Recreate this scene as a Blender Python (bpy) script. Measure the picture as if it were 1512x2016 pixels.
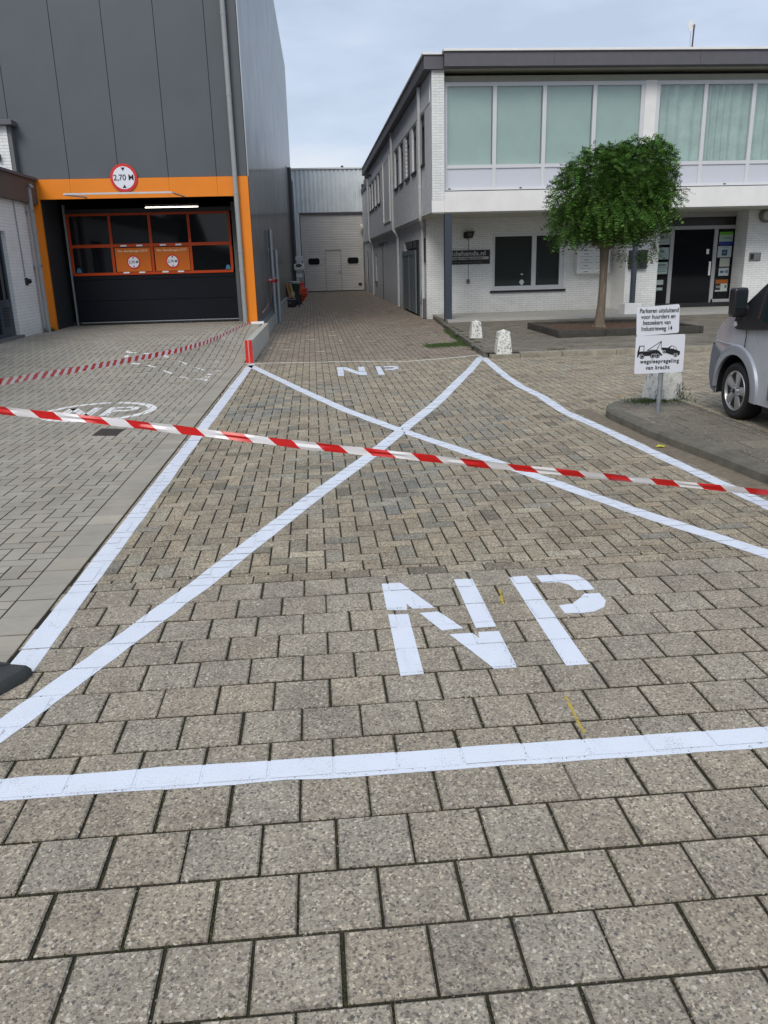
import bpy, bmesh, math, random
import numpy as np
from mathutils import Vector, Matrix
from mathutils.geometry import tessellate_polygon
random.seed(7); rng = np.random.default_rng(7)
for o in list(bpy.data.objects): bpy.data.objects.remove(o, do_unlink=True)
sc = bpy.context.scene; COL = sc.collection
R = math.radians
# ------------------------------------------------ camera
F, CX, CY, H = 1591., 756., 1008., 1.65
_y = np.array([(612-CX)/F, (521-CY)/F, 1.]); _y /= np.linalg.norm(_y)
_d = np.array([(889-CX)/F, 5159/F, 1.]); _d -= _d.dot(_y)*_y; _d /= np.linalg.norm(_d)
RM = np.stack([np.cross(_d, _y), _y, -_d])
cam = bpy.data.cameras.new('camera'); co = bpy.data.objects.new('camera', cam); COL.objects.link(co)
m = Matrix.Identity(4)
for i in range(3):
    m[i][0] = RM[i][0]; m[i][1] = -RM[i][1]; m[i][2] = -RM[i][2]
m[2][3] = H
co.matrix_world = m
cam.sensor_fit = 'VERTICAL'; cam.sensor_height = 36; cam.lens = F/2016*36; cam.clip_end = 3000; cam.clip_start = .05
sc.camera = co
def G(u, v, z=0.):            # point of the photograph on a level plane
    r = RM @ np.array([(u-CX)/F, (v-CY)/F, 1.]); t = (z-H)/r[2]; return (t*r[0], t*r[1])
def PY(u, v, Y):              # point of the photograph on a wall facing the camera
    r = RM @ np.array([(u-CX)/F, (v-CY)/F, 1.]); t = Y/r[1]; return (t*r[0], H+t*r[2])
def PX(u, v, X):              # point on a wall along the alley
    r = RM @ np.array([(u-CX)/F, (v-CY)/F, 1.]); t = X/r[0]; return (t*r[1], H+t*r[2])
# ------------------------------------------------ light
w = bpy.data.worlds.new('World'); sc.world = w; w.use_nodes = True
nt = w.node_tree; nt.nodes.clear()
def N(nt, t, **k):
    n = nt.nodes.new(t)
    for a, b in k.items(): setattr(n, a, b)
    return n
out = N(nt, 'ShaderNodeOutputWorld'); bg = N(nt, 'ShaderNodeBackground')
sky = N(nt, 'ShaderNodeTexSky', sky_type='NISHITA', sun_disc=False, sun_elevation=R(42), sun_rotation=R(200), dust_density=2.0, ozone_density=1.5)
SKY_STR, CLOUD = .12, 7.2
tc = N(nt, 'ShaderNodeTexCoord'); mp = N(nt, 'ShaderNodeMapping'); mp.inputs['Scale'].default_value = (1.6, 1.6, 5.5)
nz = N(nt, 'ShaderNodeTexNoise'); nz.inputs['Scale'].default_value = 2.3; nz.inputs['Detail'].default_value = 6; nz.inputs['Roughness'].default_value = .52
rp = N(nt, 'ShaderNodeValToRGB'); rp.color_ramp.elements[0].position = .36; rp.color_ramp.elements[1].position = .66
rp.color_ramp.elements[0].color = (.55, .645, .80, 1); rp.color_ramp.elements[1].color = (.82, .87, .95, 1)
e = rp.color_ramp.elements.new(.5); e.color = (.64, .735, .90, 1)
sc_ = N(nt, 'ShaderNodeMixRGB', blend_type='MULTIPLY'); sc_.inputs[0].default_value = 1; sc_.inputs[2].default_value = (CLOUD,)*3+(1,)
mx = N(nt, 'ShaderNodeMixRGB'); mx.inputs[0].default_value = .88
L = nt.links.new
L(tc.outputs['Generated'], mp.inputs[0]); L(mp.outputs[0], nz.inputs[0]); L(nz.outputs[0], rp.inputs[0])
L(rp.outputs[0], sc_.inputs[1]); L(sky.outputs[0], mx.inputs[1]); L(sc_.outputs[0], mx.inputs[2])
L(mx.outputs[0], bg.inputs[0]); bg.inputs[1].default_value = SKY_STR; L(bg.outputs[0], out.inputs[0])
sun = bpy.data.lights.new('sun', 'SUN'); sun.energy = 1.7; sun.angle = R(25); sun.color = (1, .95, .87)
so = bpy.data.objects.new('sun', sun); COL.objects.link(so); so.rotation_euler = (R(48), 0, R(-20)); so.location = (0, -5, 30)
sc.view_settings.view_transform = 'Standard'; sc.view_settings.look = 'None'; sc.view_settings.exposure = .2; sc.view_settings.gamma = 1

# ------------------------------------------------ materials
MATS = {}
def mat(name, col=(.5,.5,.5), rough=.6, metal=0., vary=.0, vscale=8., bump=0., bscale=40., emit=None, spec=.5, tint=False, speck=0., coat=0., stain=0., pits=0.):
    if name in MATS: return MATS[name]
    m = bpy.data.materials.new(name); m.use_nodes = True; nt = m.node_tree; P = nt.nodes['Principled BSDF']
    P.inputs['Roughness'].default_value = rough; P.inputs['Metallic'].default_value = metal
    P.inputs['Specular IOR Level'].default_value = spec; P.inputs['Coat Weight'].default_value = coat
    L = nt.links.new
    c = N(nt, 'ShaderNodeRGB'); c.outputs[0].default_value = (*col, 1); src = c.outputs[0]
    geo = N(nt, 'ShaderNodeNewGeometry')
    if tint:
        a = N(nt, 'ShaderNodeAttribute', attribute_name='tint'); x = N(nt, 'ShaderNodeMixRGB', blend_type='MULTIPLY'); x.inputs[0].default_value = 1
        L(src, x.inputs[1]); L(a.outputs['Color'], x.inputs[2]); src = x.outputs[0]
    if vary:
        n = N(nt, 'ShaderNodeTexNoise'); n.inputs['Scale'].default_value = vscale; n.inputs['Detail'].default_value = 5; n.inputs['Roughness'].default_value = .65
        L(geo.outputs['Position'], n.inputs['Vector'])
        r = N(nt, 'ShaderNodeMapRange'); r.inputs[1].default_value = .3; r.inputs[2].default_value = .7; r.inputs[3].default_value = 1-vary; r.inputs[4].default_value = 1+vary*.6
        L(n.outputs[0], r.inputs[0]); x = N(nt, 'ShaderNodeMixRGB', blend_type='MULTIPLY'); x.inputs[0].default_value = 1
        L(src, x.inputs[1]); L(r.outputs[0], x.inputs[2]); src = x.outputs[0]
        r2 = N(nt, 'ShaderNodeMapRange'); r2.inputs[3].default_value = max(.02, rough-.12); r2.inputs[4].default_value = min(1, rough+.12)
        L(n.outputs[0], r2.inputs[0]); L(r2.outputs[0], P.inputs['Roughness'])
    if stain:
        n = N(nt, 'ShaderNodeTexNoise'); n.inputs['Scale'].default_value = 2.1; n.inputs['Detail'].default_value = 6; n.inputs['Roughness'].default_value = .7; n.inputs['Distortion'].default_value = .6
        L(geo.outputs['Position'], n.inputs['Vector']); r = N(nt, 'ShaderNodeValToRGB'); E = r.color_ramp.elements
        E[0].position = .34; E[0].color = (1-stain*1.1, 1-stain*1.25, 1-stain*1.4, 1); E[1].position = .68; E[1].color = (1.08, 1.08, 1.06, 1); q = E.new(.5); q.color = (1, .985, .96, 1)
        x = N(nt, 'ShaderNodeMixRGB', blend_type='MULTIPLY'); x.inputs[0].default_value = 1; L(n.outputs[0], r.inputs[0]); L(src, x.inputs[1]); L(r.outputs[0], x.inputs[2]); src = x.outputs[0]
    if pits:
        n = N(nt, 'ShaderNodeTexNoise'); n.inputs['Scale'].default_value = 170; n.inputs['Detail'].default_value = 3; n.inputs['Roughness'].default_value = .7; L(geo.outputs['Position'], n.inputs['Vector'])
        n2 = N(nt, 'ShaderNodeTexNoise'); n2.inputs['Scale'].default_value = 7; n2.inputs['Detail'].default_value = 5; L(geo.outputs['Position'], n2.inputs['Vector'])
        ad = N(nt, 'ShaderNodeMath', operation='MULTIPLY_ADD'); ad.inputs[1].default_value = .45; L(n2.outputs[0], ad.inputs[0]); L(n.outputs[0], ad.inputs[2])
        r = N(nt, 'ShaderNodeValToRGB'); E = r.color_ramp.elements; E[0].position = .52; E[0].color = (.5,.47,.42,1); E[1].position = .585; E[1].color = (1,1,1,1); L(ad.outputs[0], r.inputs[0])
        x = N(nt, 'ShaderNodeMixRGB', blend_type='MULTIPLY'); x.inputs[0].default_value = pits; L(src, x.inputs[1]); L(r.outputs[0], x.inputs[2]); src = x.outputs[0]
    if speck:
        wn = N(nt, 'ShaderNodeTexNoise'); wn.inputs['Scale'].default_value = 260; wn.inputs['Detail'].default_value = 2; L(geo.outputs['Position'], wn.inputs['Vector'])
        wm = N(nt, 'ShaderNodeMixRGB', blend_type='LINEAR_LIGHT'); wm.inputs[0].default_value = .0045; L(geo.outputs['Position'], wm.inputs[1]); L(wn.outputs['Color'], wm.inputs[2])
        v = N(nt, 'ShaderNodeTexVoronoi'); v.inputs['Scale'].default_value = 150
        v2 = N(nt, 'ShaderNodeTexVoronoi'); v2.inputs['Scale'].default_value = 72
        for q in (v, v2): L(wm.outputs[0], q.inputs['Vector'])
        g = N(nt, 'ShaderNodeRGBToBW'); L(v.outputs['Color'], g.inputs[0])
        rr = N(nt, 'ShaderNodeValToRGB'); E = rr.color_ramp.elements
        E[0].position = .15; E[0].color = (.30, .29, .29, 1); E[1].position = .9; E[1].color = (1.9, 1.85, 1.7, 1)
        for p, cc in ((.3, (.70,.66,.62,1)), (.5, (.95,.93,.9,1)), (.75, (1.15,1.12,1.05,1))):
            q = E.new(p); q.color = cc
        L(g.outputs[0], rr.inputs[0])
        x = N(nt, 'ShaderNodeMixRGB', blend_type='MULTIPLY'); x.inputs[0].default_value = speck; L(src, x.inputs[1]); L(rr.outputs[0], x.inputs[2]); src = x.outputs[0]
        v3 = N(nt, 'ShaderNodeTexVoronoi'); v3.inputs['Scale'].default_value = 2.3; L(wm.outputs[0], v3.inputs['Vector'])
        s3 = N(nt, 'ShaderNodeSeparateColor'); L(v3.outputs['Color'], s3.inputs[0]); q3 = N(nt, 'ShaderNodeMath', operation='MULTIPLY'); q3.inputs[1].default_value = .055; L(s3.outputs[1], q3.inputs[0])
        l3 = N(nt, 'ShaderNodeMath', operation='LESS_THAN'); L(v3.outputs['Distance'], l3.inputs[0]); L(q3.outputs[0], l3.inputs[1])
        m3 = N(nt, 'ShaderNodeMath', operation='MULTIPLY'); m3.inputs[1].default_value = .5; L(l3.outputs[0], m3.inputs[0])
        x = N(nt, 'ShaderNodeMixRGB'); x.inputs[2].default_value = (.06,.055,.055,1); L(m3.outputs[0], x.inputs[0]); L(src, x.inputs[1]); src = x.outputs[0]
        g2 = N(nt, 'ShaderNodeSeparateColor'); L(v2.outputs['Color'], g2.inputs[0])
        sz = N(nt, 'ShaderNodeMath', operation='MULTIPLY'); sz.inputs[1].default_value = .42; L(g2.outputs[2], sz.inputs[0])
        near = N(nt, 'ShaderNodeMath', operation='LESS_THAN'); L(v2.outputs['Distance'], near.inputs[0]); L(sz.outputs[0], near.inputs[1])
        few = N(nt, 'ShaderNodeMath', operation='GREATER_THAN'); few.inputs[1].default_value = .62; L(g2.outputs[0], few.inputs[0])
        mk = N(nt, 'ShaderNodeMath', operation='MULTIPLY'); L(near.outputs[0], mk.inputs[0]); L(few.outputs[0], mk.inputs[1])
        st = N(nt, 'ShaderNodeValToRGB'); S = st.color_ramp.elements; S[0].position = .25; S[0].color = (.07,.07,.075,1); S[1].position = .8; S[1].color = (.62,.58,.5,1)
        q = S.new(.5); q.color = (.24,.17,.125,1)
        L(g2.outputs[1], st.inputs[0])
        x = N(nt, 'ShaderNodeMixRGB'); mk2 = N(nt, 'ShaderNodeMath', operation='MULTIPLY'); mk2.inputs[1].default_value = .8; L(mk.outputs[0], mk2.inputs[0]); L(mk2.outputs[0], x.inputs[0]); L(src, x.inputs[1]); L(st.outputs[0], x.inputs[2]); src = x.outputs[0]
    if emit:
        P.inputs['Emission Color'].default_value = (*emit[:3], 1); P.inputs['Emission Strength'].default_value = emit[3]
    L(src, P.inputs['Base Color'])
    if bump:
        n = N(nt, 'ShaderNodeTexNoise'); n.inputs['Scale'].default_value = bscale; n.inputs['Detail'].default_value = 4
        L(geo.outputs['Position'], n.inputs['Vector']); b = N(nt, 'ShaderNodeBump'); b.inputs['Strength'].default_value = bump; b.inputs['Distance'].default_value = .01
        L(n.outputs[0], b.inputs['Height']); L(b.outputs[0], P.inputs['Normal'])
    MATS[name] = m; return m
def brick_mat(name, axis, col, joint, dirt=.12, bump=.6):
    m = bpy.data.materials.new(name); m.use_nodes = True; nt = m.node_tree; P = nt.nodes['Principled BSDF']; L = nt.links.new
    geo = N(nt, 'ShaderNodeNewGeometry'); s = N(nt, 'ShaderNodeSeparateXYZ'); c = N(nt, 'ShaderNodeCombineXYZ')
    L(geo.outputs['Position'], s.inputs[0]); L(s.outputs[axis], c.inputs[0]); L(s.outputs[2], c.inputs[1])
    wob = N(nt, 'ShaderNodeTexNoise'); wob.inputs['Scale'].default_value = 3; L(c.outputs[0], wob.inputs['Vector'])
    ad = N(nt, 'ShaderNodeMixRGB', blend_type='LINEAR_LIGHT'); ad.inputs[0].default_value = .006; L(c.outputs[0], ad.inputs[1]); L(wob.outputs['Color'], ad.inputs[2])
    b = N(nt, 'ShaderNodeTexBrick'); L(ad.outputs[0], b.inputs['Vector'])
    for k, v in (('Scale', 1), ('Brick Width', .22), ('Row Height', .0625), ('Mortar Size', .005), ('Mortar Smooth', .4), ('Bias', -.2)): b.inputs[k].default_value = v
    b.inputs['Color1'].default_value = (*col, 1); b.inputs['Color2'].default_value = (*[x*.93 for x in col], 1); b.inputs['Mortar'].default_value = (*joint, 1)
    n = N(nt, 'ShaderNodeTexNoise'); n.inputs['Scale'].default_value = 2.5; n.inputs['Detail'].default_value = 7; n.inputs['Roughness'].default_value = .7; L(geo.outputs['Position'], n.inputs['Vector'])
    r = N(nt, 'ShaderNodeMapRange'); r.inputs[1].default_value = .3; r.inputs[2].default_value = .6; r.inputs[3].default_value = 1-dirt; r.inputs[4].default_value = 1; L(n.outputs[0], r.inputs[0])
    x = N(nt, 'ShaderNodeMixRGB', blend_type='MULTIPLY'); x.inputs[0].default_value = 1; L(b.outputs['Color'], x.inputs[1]); L(r.outputs[0], x.inputs[2])
    dz = N(nt, 'ShaderNodeMapRange'); dz.inputs[1].default_value = .05; dz.inputs[2].default_value = .75; dz.inputs[3].default_value = .62; dz.inputs[4].default_value = 0; L(s.outputs[2], dz.inputs[0])
    dn = N(nt, 'ShaderNodeTexNoise'); dn.inputs['Scale'].default_value = 6; dn.inputs['Detail'].default_value = 6; dn.inputs['Roughness'].default_value = .7; L(geo.outputs['Position'], dn.inputs['Vector'])
    dm = N(nt, 'ShaderNodeMath', operation='MULTIPLY'); L(dz.outputs[0], dm.inputs[0]); L(dn.outputs[0], dm.inputs[1])
    dx_ = N(nt, 'ShaderNodeMixRGB'); dx_.inputs[2].default_value = (.16,.16,.12,1); L(dm.outputs[0], dx_.inputs[0]); L(x.outputs[0], dx_.inputs[1]); x = dx_
    L(x.outputs[0], P.inputs['Base Color']); P.inputs['Roughness'].default_value = .65
    n2 = N(nt, 'ShaderNodeTexNoise'); n2.inputs['Scale'].default_value = 30; L(geo.outputs['Position'], n2.inputs['Vector'])
    h = N(nt, 'ShaderNodeMath', operation='MULTIPLY_ADD'); h.inputs[1].default_value = -1; L(b.outputs['Fac'], h.inputs[0])
    h2 = N(nt, 'ShaderNodeMath', operation='MULTIPLY'); h2.inputs[1].default_value = .35; L(n2.outputs[0], h2.inputs[0]); L(h2.outputs[0], h.inputs[2])
    bp = N(nt, 'ShaderNodeBump'); bp.inputs['Strength'].default_value = bump; bp.inputs['Distance'].default_value = .012; L(h.outputs[0], bp.inputs['Height']); L(bp.outputs[0], P.inputs['Normal'])
    MATS[name] = m; return m
BRX = brick_mat('white_brick_front', 0, (.80,.81,.80), (.53,.53,.52))
BRY = brick_mat('white_brick_side', 1, (.86,.88,.91), (.55,.57,.60), .12, .8)
BRYL = brick_mat('white_brick_side_clean', 1, (.78,.78,.78), (.60,.60,.60), .1, .5)
M_white = mat('white_paint', (.80,.79,.77), .45, vary=.06, vscale=3)
M_whitealu = mat('white_aluminium', (.62,.63,.65), .35, vary=.03, vscale=5)
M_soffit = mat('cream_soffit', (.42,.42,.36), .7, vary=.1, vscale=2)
M_dgrey = mat('dark_grey_fascia', (.105,.10,.115), .55, vary=.12, vscale=4)
M_metal = mat('grey_facade_panel', (.090,.102,.114), .5, vary=.10, vscale=.7, coat=.0)
M_metalside = mat('glossy_facade_panel', (.085,.092,.105), .36, metal=.25, vary=.12, vscale=.8, coat=.15)
M_darkpan = mat('dark_end_panel', (.035,.038,.045), .5)
M_orange = mat('orange_cladding', (.78,.22,.005), .4, vary=.04, vscale=2)
M_oranged = mat('orange_door_frame', (.45,.05,.004), .5, spec=.3)
M_banner = mat('orange_banner', (.52,.125,.01), .6, spec=.3)
M_red = mat('red_paint', (.60,.02,.02), .4, vary=.1)
M_black = mat('black', (.012,.012,.014), .45)
M_navy = mat('dark_navy_door_panel', (.012,.014,.019), .75, vary=.1, spec=.1)
M_glass = mat('dark_glass', (.008,.009,.011), .04, spec=.35)
M_pipe = mat('grey_pvc', (.30,.31,.31), .4, vary=.08, vscale=6)
M_wpipe = mat('white_pvc', (.55,.57,.58), .4, vary=.1, vscale=6)
M_galv = mat('galvanised_steel', (.36,.40,.43), .42, metal=.6, vary=.15, vscale=20)
M_conc = mat('concrete', (.38,.38,.35), .85, vary=.22, vscale=6, bump=.3, bscale=60)
M_kerb = mat('kerb_concrete', (.15,.14,.108), .9, vary=.35, vscale=7, bump=.6, bscale=70)
M_kerb2 = mat('kerb_concrete_pale', (.29,.265,.205), .9, vary=.35, vscale=5, bump=.6, bscale=70)
M_slabs = mat('pavement_slab', (.185,.168,.135), .9, vary=.25, vscale=2.5, bump=.5, bscale=80, tint=True, speck=.45, stain=.15)
M_stoep = mat('pale_stoep', (.38,.37,.34), .8, vary=.15, vscale=2)
M_joint = mat('mossy_joint', (.038,.034,.016), .95, vary=.5, vscale=12, bump=.8, bscale=150)
M_jointL = mat('sandy_joint', (.055,.05,.036), .95, vary=.35, vscale=9)
M_tile = mat('washed_tile', (.355,.322,.268), .85, tint=True, vary=.16, vscale=6, speck=.85, bump=.55, bscale=190, stain=.13)
M_brk = mat('yard_brick', (.365,.325,.255), .88, tint=True, vary=.22, vscale=3.5, speck=.9, bump=.7, bscale=170, stain=.17)
M_lot = mat('lot_brick', (.355,.33,.28), .85, tint=True, stain=.10, vary=.14, vscale=1.6, bump=.15, bscale=120)
M_paint = mat('road_paint', (.74,.785,.875), .5, vary=.03, vscale=8, bump=.35, bscale=190, pits=1.)
M_paintold = mat('worn_road_paint', (.68,.66,.58), .7, vary=.12, vscale=20)
M_paintworn = mat('flaked_road_paint', (.85,.85,.84), .7, vary=.14, vscale=16)
M_sand = mat('sand', (.20,.165,.12), .95, vary=.3, vscale=14, bump=.8, bscale=90)
M_asph = mat('far_ground', (.20,.19,.16), .9, vary=.3, vscale=1)
M_green = mat('foliage', (.056,.145,.027), .6, vary=.4, vscale=5, tint=True, spec=.22)
M_grass = mat('grass', (.06,.11,.02), .7, vary=.5, vscale=30)
M_bark = mat('bark', (.17,.135,.10), .9, vary=.4, vscale=18, bump=1., bscale=35)
_bn = M_bark.node_tree
for _n in list(_bn.nodes):
    if _n.type == 'TEX_NOISE':
        _m = _bn.nodes.new('ShaderNodeMapping'); _m.inputs['Scale'].default_value = (1.6, 1.6, .22); _bn.links.new(_bn.nodes['Geometry'].outputs['Position'], _m.inputs[0]); _bn.links.new(_m.outputs[0], _n.inputs['Vector'])
M_soil = mat('soil', (.10,.055,.032), .95, vary=.6, vscale=18, bump=1., bscale=60)
M_plbrick = mat('planter_kerb', (.055,.05,.042), .9, vary=.4, vscale=8, bump=.6, bscale=50)
M_boll = mat('flaking_white_paint', (.62,.62,.57), .8, vary=.55, vscale=16, bump=.8, bscale=30)
M_hall = mat('pale_corrugated_steel', (.68,.73,.75), .45, vary=.12, vscale=1.2)
M_halldoor = mat('silver_sectional_door', (.58,.56,.54), .42, vary=.1, vscale=1.0)
M_sign = mat('white_sign', (.72,.74,.80), .35)
M_txt = mat('sign_lettering', (.012,.012,.015), .5)
M_curtain = mat('pale_green_blind', (.37,.455,.42), .8, vary=.08, vscale=1.5)
M_curtain2 = mat('pale_green_curtain', (.42,.505,.47), .8, vary=.2, vscale=2.5)
M_van = mat('silver_car_paint', (.50,.52,.55), .3, metal=.3, vary=.03, vscale=4, coat=.5)
M_vanpl = mat('grey_bumper_plastic', (.14,.15,.18), .45)
M_flare = mat('silver_flare', (.36,.38,.42), .35, metal=.4)
M_tyre = mat('tyre_rubber', (.015,.015,.016), .75)
M_rim = mat('alloy_rim', (.5,.5,.51), .3, metal=.7)
M_vglass = mat('van_window', (.01,.03,.035), .05)
M_gate = mat('grey_gate_paint', (.16,.19,.215), .5, vary=.12, vscale=3)
M_metal.node_tree.nodes['Principled BSDF'].inputs['Specular IOR Level'].default_value = .4
M_col = mat('dark_blue_grey_column', (.045,.055,.075), .4)
M_tubelight = mat('light_tube', (.9,.9,.9), .4, emit=(1,.95,.8,4))
M_int = mat('dark_interior', (.03,.03,.03), .8)
M_rubber = mat('dark_rubber', (.04,.043,.043), .7, vary=.25, vscale=25)
M_yellow = mat('yellow_chalk', (.45,.33,.06), .9)
def gmat(nm='window_pane', ior=2.15):      # see-through pane: mostly clear with a mirror sheen
    m = bpy.data.materials.new(nm); m.use_nodes = True; nt = m.node_tree; nt.nodes.clear(); L = nt.links.new
    o = N(nt, 'ShaderNodeOutputMaterial'); mx = N(nt, 'ShaderNodeMixShader'); t = N(nt, 'ShaderNodeBsdfTransparent'); g = N(nt, 'ShaderNodeBsdfGlossy')
    lw = N(nt, 'ShaderNodeLayerWeight'); lw.inputs[0].default_value = .5; pw = N(nt, 'ShaderNodeMath', operation='POWER'); pw.inputs[1].default_value = 5; f = N(nt, 'ShaderNodeMath', operation='MULTIPLY_ADD'); r0 = ((ior-1)/(ior+1))**2; f.inputs[1].default_value = 1-r0; f.inputs[2].default_value = r0; L(lw.outputs['Facing'], pw.inputs[0]); L(pw.outputs[0], f.inputs[0]); t.inputs[0].default_value = (.90,.97,.95,1); g.inputs['Roughness'].default_value = .02
    L(f.outputs[0], mx.inputs[0]); L(t.outputs[0], mx.inputs[1]); L(g.outputs[0], mx.inputs[2]); L(mx.outputs[0], o.inputs[0]); return m
M_pane = gmat(); M_pane2 = gmat('shop_pane', 1.4)

# ------------------------------------------------ mesh helpers
class MB:
    def __init__(s): s.v = []; s.f = []; s.mi = []; s.cur = 0; s.tints = None
    def add(s, vs, fs, mi=None):
        o = len(s.v); s.v += [tuple(map(float, p)) for p in vs]
        for f in fs: s.f.append(tuple(i+o for i in f)); s.mi.append(s.cur if mi is None else mi)
        return s
    def box(s, x0, x1, y0, y1, z0, z1, bev=0):
        if bev:
            b = min(bev, (x1-x0)/2.01, (y1-y0)/2.01, (z1-z0)/2.01)
            bm = bmesh.new(); bmesh.ops.create_cube(bm, size=1)
            for v in bm.verts: v.co = Vector(((x0+x1)/2+v.co.x*(x1-x0), (y0+y1)/2+v.co.y*(y1-y0), (z0+z1)/2+v.co.z*(z1-z0)))
            bmesh.ops.bevel(bm, geom=bm.edges[:], offset=b, segments=2, affect='EDGES', profile=.6)
            bm.verts.index_update(); s.add([v.co for v in bm.verts], [[v.index for v in f.verts] for f in bm.faces]); bm.free(); return s
        return s.add([(x0,y0,z0),(x1,y0,z0),(x1,y1,z0),(x0,y1,z0),(x0,y0,z1),(x1,y0,z1),(x1,y1,z1),(x0,y1,z1)],
                     [(0,3,2,1),(4,5,6,7),(0,1,5,4),(1,2,6,5),(2,3,7,6),(3,0,4,7)])
    def prism(s, pts, d, cap=True):      # pts: closed loop of 3D points, extruded by vector d
        n = len(pts); d = Vector(d); a = [Vector(p) for p in pts]
        fs = [(i, (i+1) % n, n+(i+1) % n, n+i) for i in range(n)]
        if cap: fs += [tuple(range(n))[::-1], tuple(range(n, 2*n))]
        return s.add(a+[p+d for p in a], fs)
    def tube(s, path, r, n=12, cap=True):
        P = [Vector(p) for p in path]; rs = r if isinstance(r, (list, tuple)) else [r]*len(P); vs = []; up = None
        for i, p in enumerate(P):
            t = ((P[min(i+1, len(P)-1)]-P[max(i-1, 0)])).normalized()
            if up is None: up = t.orthogonal().normalized()
            up = (up-t*up.dot(t)).normalized(); b = t.cross(up)
            for k in range(n):
                a = 2*math.pi*k/n; vs.append(p+(up*math.cos(a)+b*math.sin(a))*rs[i])
        fs = [(i*n+k, i*n+(k+1) % n, (i+1)*n+(k+1) % n, (i+1)*n+k) for i in range(len(P)-1) for k in range(n)]
        if cap: fs += [tuple(range(n))[::-1], tuple(range((len(P)-1)*n, len(P)*n))]
        return s.add(vs, fs)
    def lathe(s, prof, c, axis='z', n=32):  # prof: (radius, height)
        vs = []
        for r, h in prof:
            for k in range(n):
                a = 2*math.pi*k/n; x, y = r*math.cos(a), r*math.sin(a)
                vs.append({'z': (c[0]+x, c[1]+y, c[2]+h), 'x': (c[0]+h, c[1]+x, c[2]+y), 'y': (c[0]+x, c[1]+h, c[2]+y)}[axis])
        m_ = len(prof)
        fs = [(i*n+k, i*n+(k+1) % n, (i+1)*n+(k+1) % n, (i+1)*n+k) for i in range(m_-1) for k in range(n)]
        fs += [tuple(range(n))[::-1], tuple(range((m_-1)*n, m_*n))]
        return s.add(vs, fs)
    def build_each(s, name, mats, parent=None, **k):
        p = list(range(len(s.v)))
        def fd(a):
            while p[a] != a: p[a] = p[p[a]]; a = p[a]
            return a
        for f in s.f:
            for i in f[1:]: p[fd(i)] = fd(f[0])
        gs = {}
        for f in s.f: gs.setdefault(fd(f[0]), []).append(f)
        o = None
        for fs in gs.values():
            ids = sorted({i for f in fs for i in f}); mp_ = {i: j for j, i in enumerate(ids)}; q = MB(); q.add([s.v[i] for i in ids], [[mp_[i] for i in f] for f in fs]); o = q.build(name, mats, parent, **k)
        return o
    def build(s, name, mats, parent=None, smooth=False, normals=True):
        me = bpy.data.meshes.new(name); me.from_pydata(s.v, [], s.f); me.update()
        if not isinstance(mats, (list, tuple)): mats = [mats]
        for x in mats: me.materials.append(x)
        if len(mats) > 1: me.polygons.foreach_set('material_index', s.mi)
        if normals:
            bm = bmesh.new(); bm.from_mesh(me); bmesh.ops.recalc_face_normals(bm, faces=bm.faces[:]); bm.to_mesh(me); bm.free()
        if smooth:
            me.polygons.foreach_set('use_smooth', [True]*len(me.polygons))
            try: me.set_sharp_from_angle(angle=R(35))
            except Exception: pass
        o = bpy.data.objects.new(name, me); COL.objects.link(o)
        if parent: o.parent = parent; o.matrix_parent_inverse = parent.matrix_world.inverted()
        return o
def tag(o, label=None, cat=None, group=None, kind=None):
    if label: o['label'] = label
    if cat: o['category'] = cat
    if group: o['group'] = group
    if kind: o['kind'] = kind
    return o
def thing(name, label, cat, loc=(0,0,0), group=None, rot=(0,0,0)):
    o = bpy.data.objects.new(name, None); COL.objects.link(o); o.location = loc; o.rotation_euler = rot; o.empty_display_size = .2
    bpy.context.view_layer.update(); return tag(o, label, cat, group)
def text(s, size, loc, m, parent, name='lettering', align='CENTER', xs=1., ext=.002, rz=0, flat=False, bold=0., sp=1.):
    cu = bpy.data.curves.new(name, 'FONT'); cu.body = s; cu.size = size; cu.align_x = align; cu.align_y = 'CENTER'; cu.extrude = ext; cu.offset = bold; cu.space_character = sp; cu.space_line = .92
    t = bpy.data.objects.new(name, cu); COL.objects.link(t)
    t.matrix_world = Matrix.Translation(loc) @ Matrix.Rotation(rz, 4, 'Z') @ (Matrix.Identity(4) if flat else Matrix.Rotation(R(90), 4, 'X')) @ Matrix.Diagonal((xs, 1, 1, 1))
    bpy.context.view_layer.update()
    me = bpy.data.meshes.new_from_object(t); me.transform(t.matrix_world); bpy.data.objects.remove(t)
    o = bpy.data.objects.new(name, me); me.materials.clear(); me.materials.append(m); COL.objects.link(o)
    if parent: o.parent = parent; o.matrix_parent_inverse = parent.matrix_world.inverted()
    return o
def wall_grid(mb, axis, c, u0, u1, z0, z1, holes, depth, sgn):
    """wall sheet on plane axis=c with rectangular holes (u0,u1,z0,z1) and reveals going sgn*depth"""
    us = sorted({u0, u1, *[h[0] for h in holes], *[h[1] for h in holes]}); zs = sorted({z0, z1, *[h[2] for h in holes], *[h[3] for h in holes]})
    P = (lambda u, z, d=0: (u, c+d, z)) if axis == 'y' else (lambda u, z, d=0: (c+d, u, z))
    for i in range(len(us)-1):
        for j in range(len(zs)-1):
            a, b, e, f = us[i], us[i+1], zs[j], zs[j+1]; mu, mz = (a+b)/2, (e+f)/2
            if any(h[0] < mu < h[1] and h[2] < mz < h[3] for h in holes): continue
            mb.add([P(a,e), P(b,e), P(b,f), P(a,f)], [(0,1,2,3)])
    D = sgn*depth
    for a, b, e, f in holes:
        for (p, q) in (((a,e),(b,e)), ((b,e),(b,f)), ((b,f),(a,f)), ((a,f),(a,e))):
            mb.add([P(*p), P(*q), P(*q, D), P(*p, D)], [(0,1,2,3)])
    return mb

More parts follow.
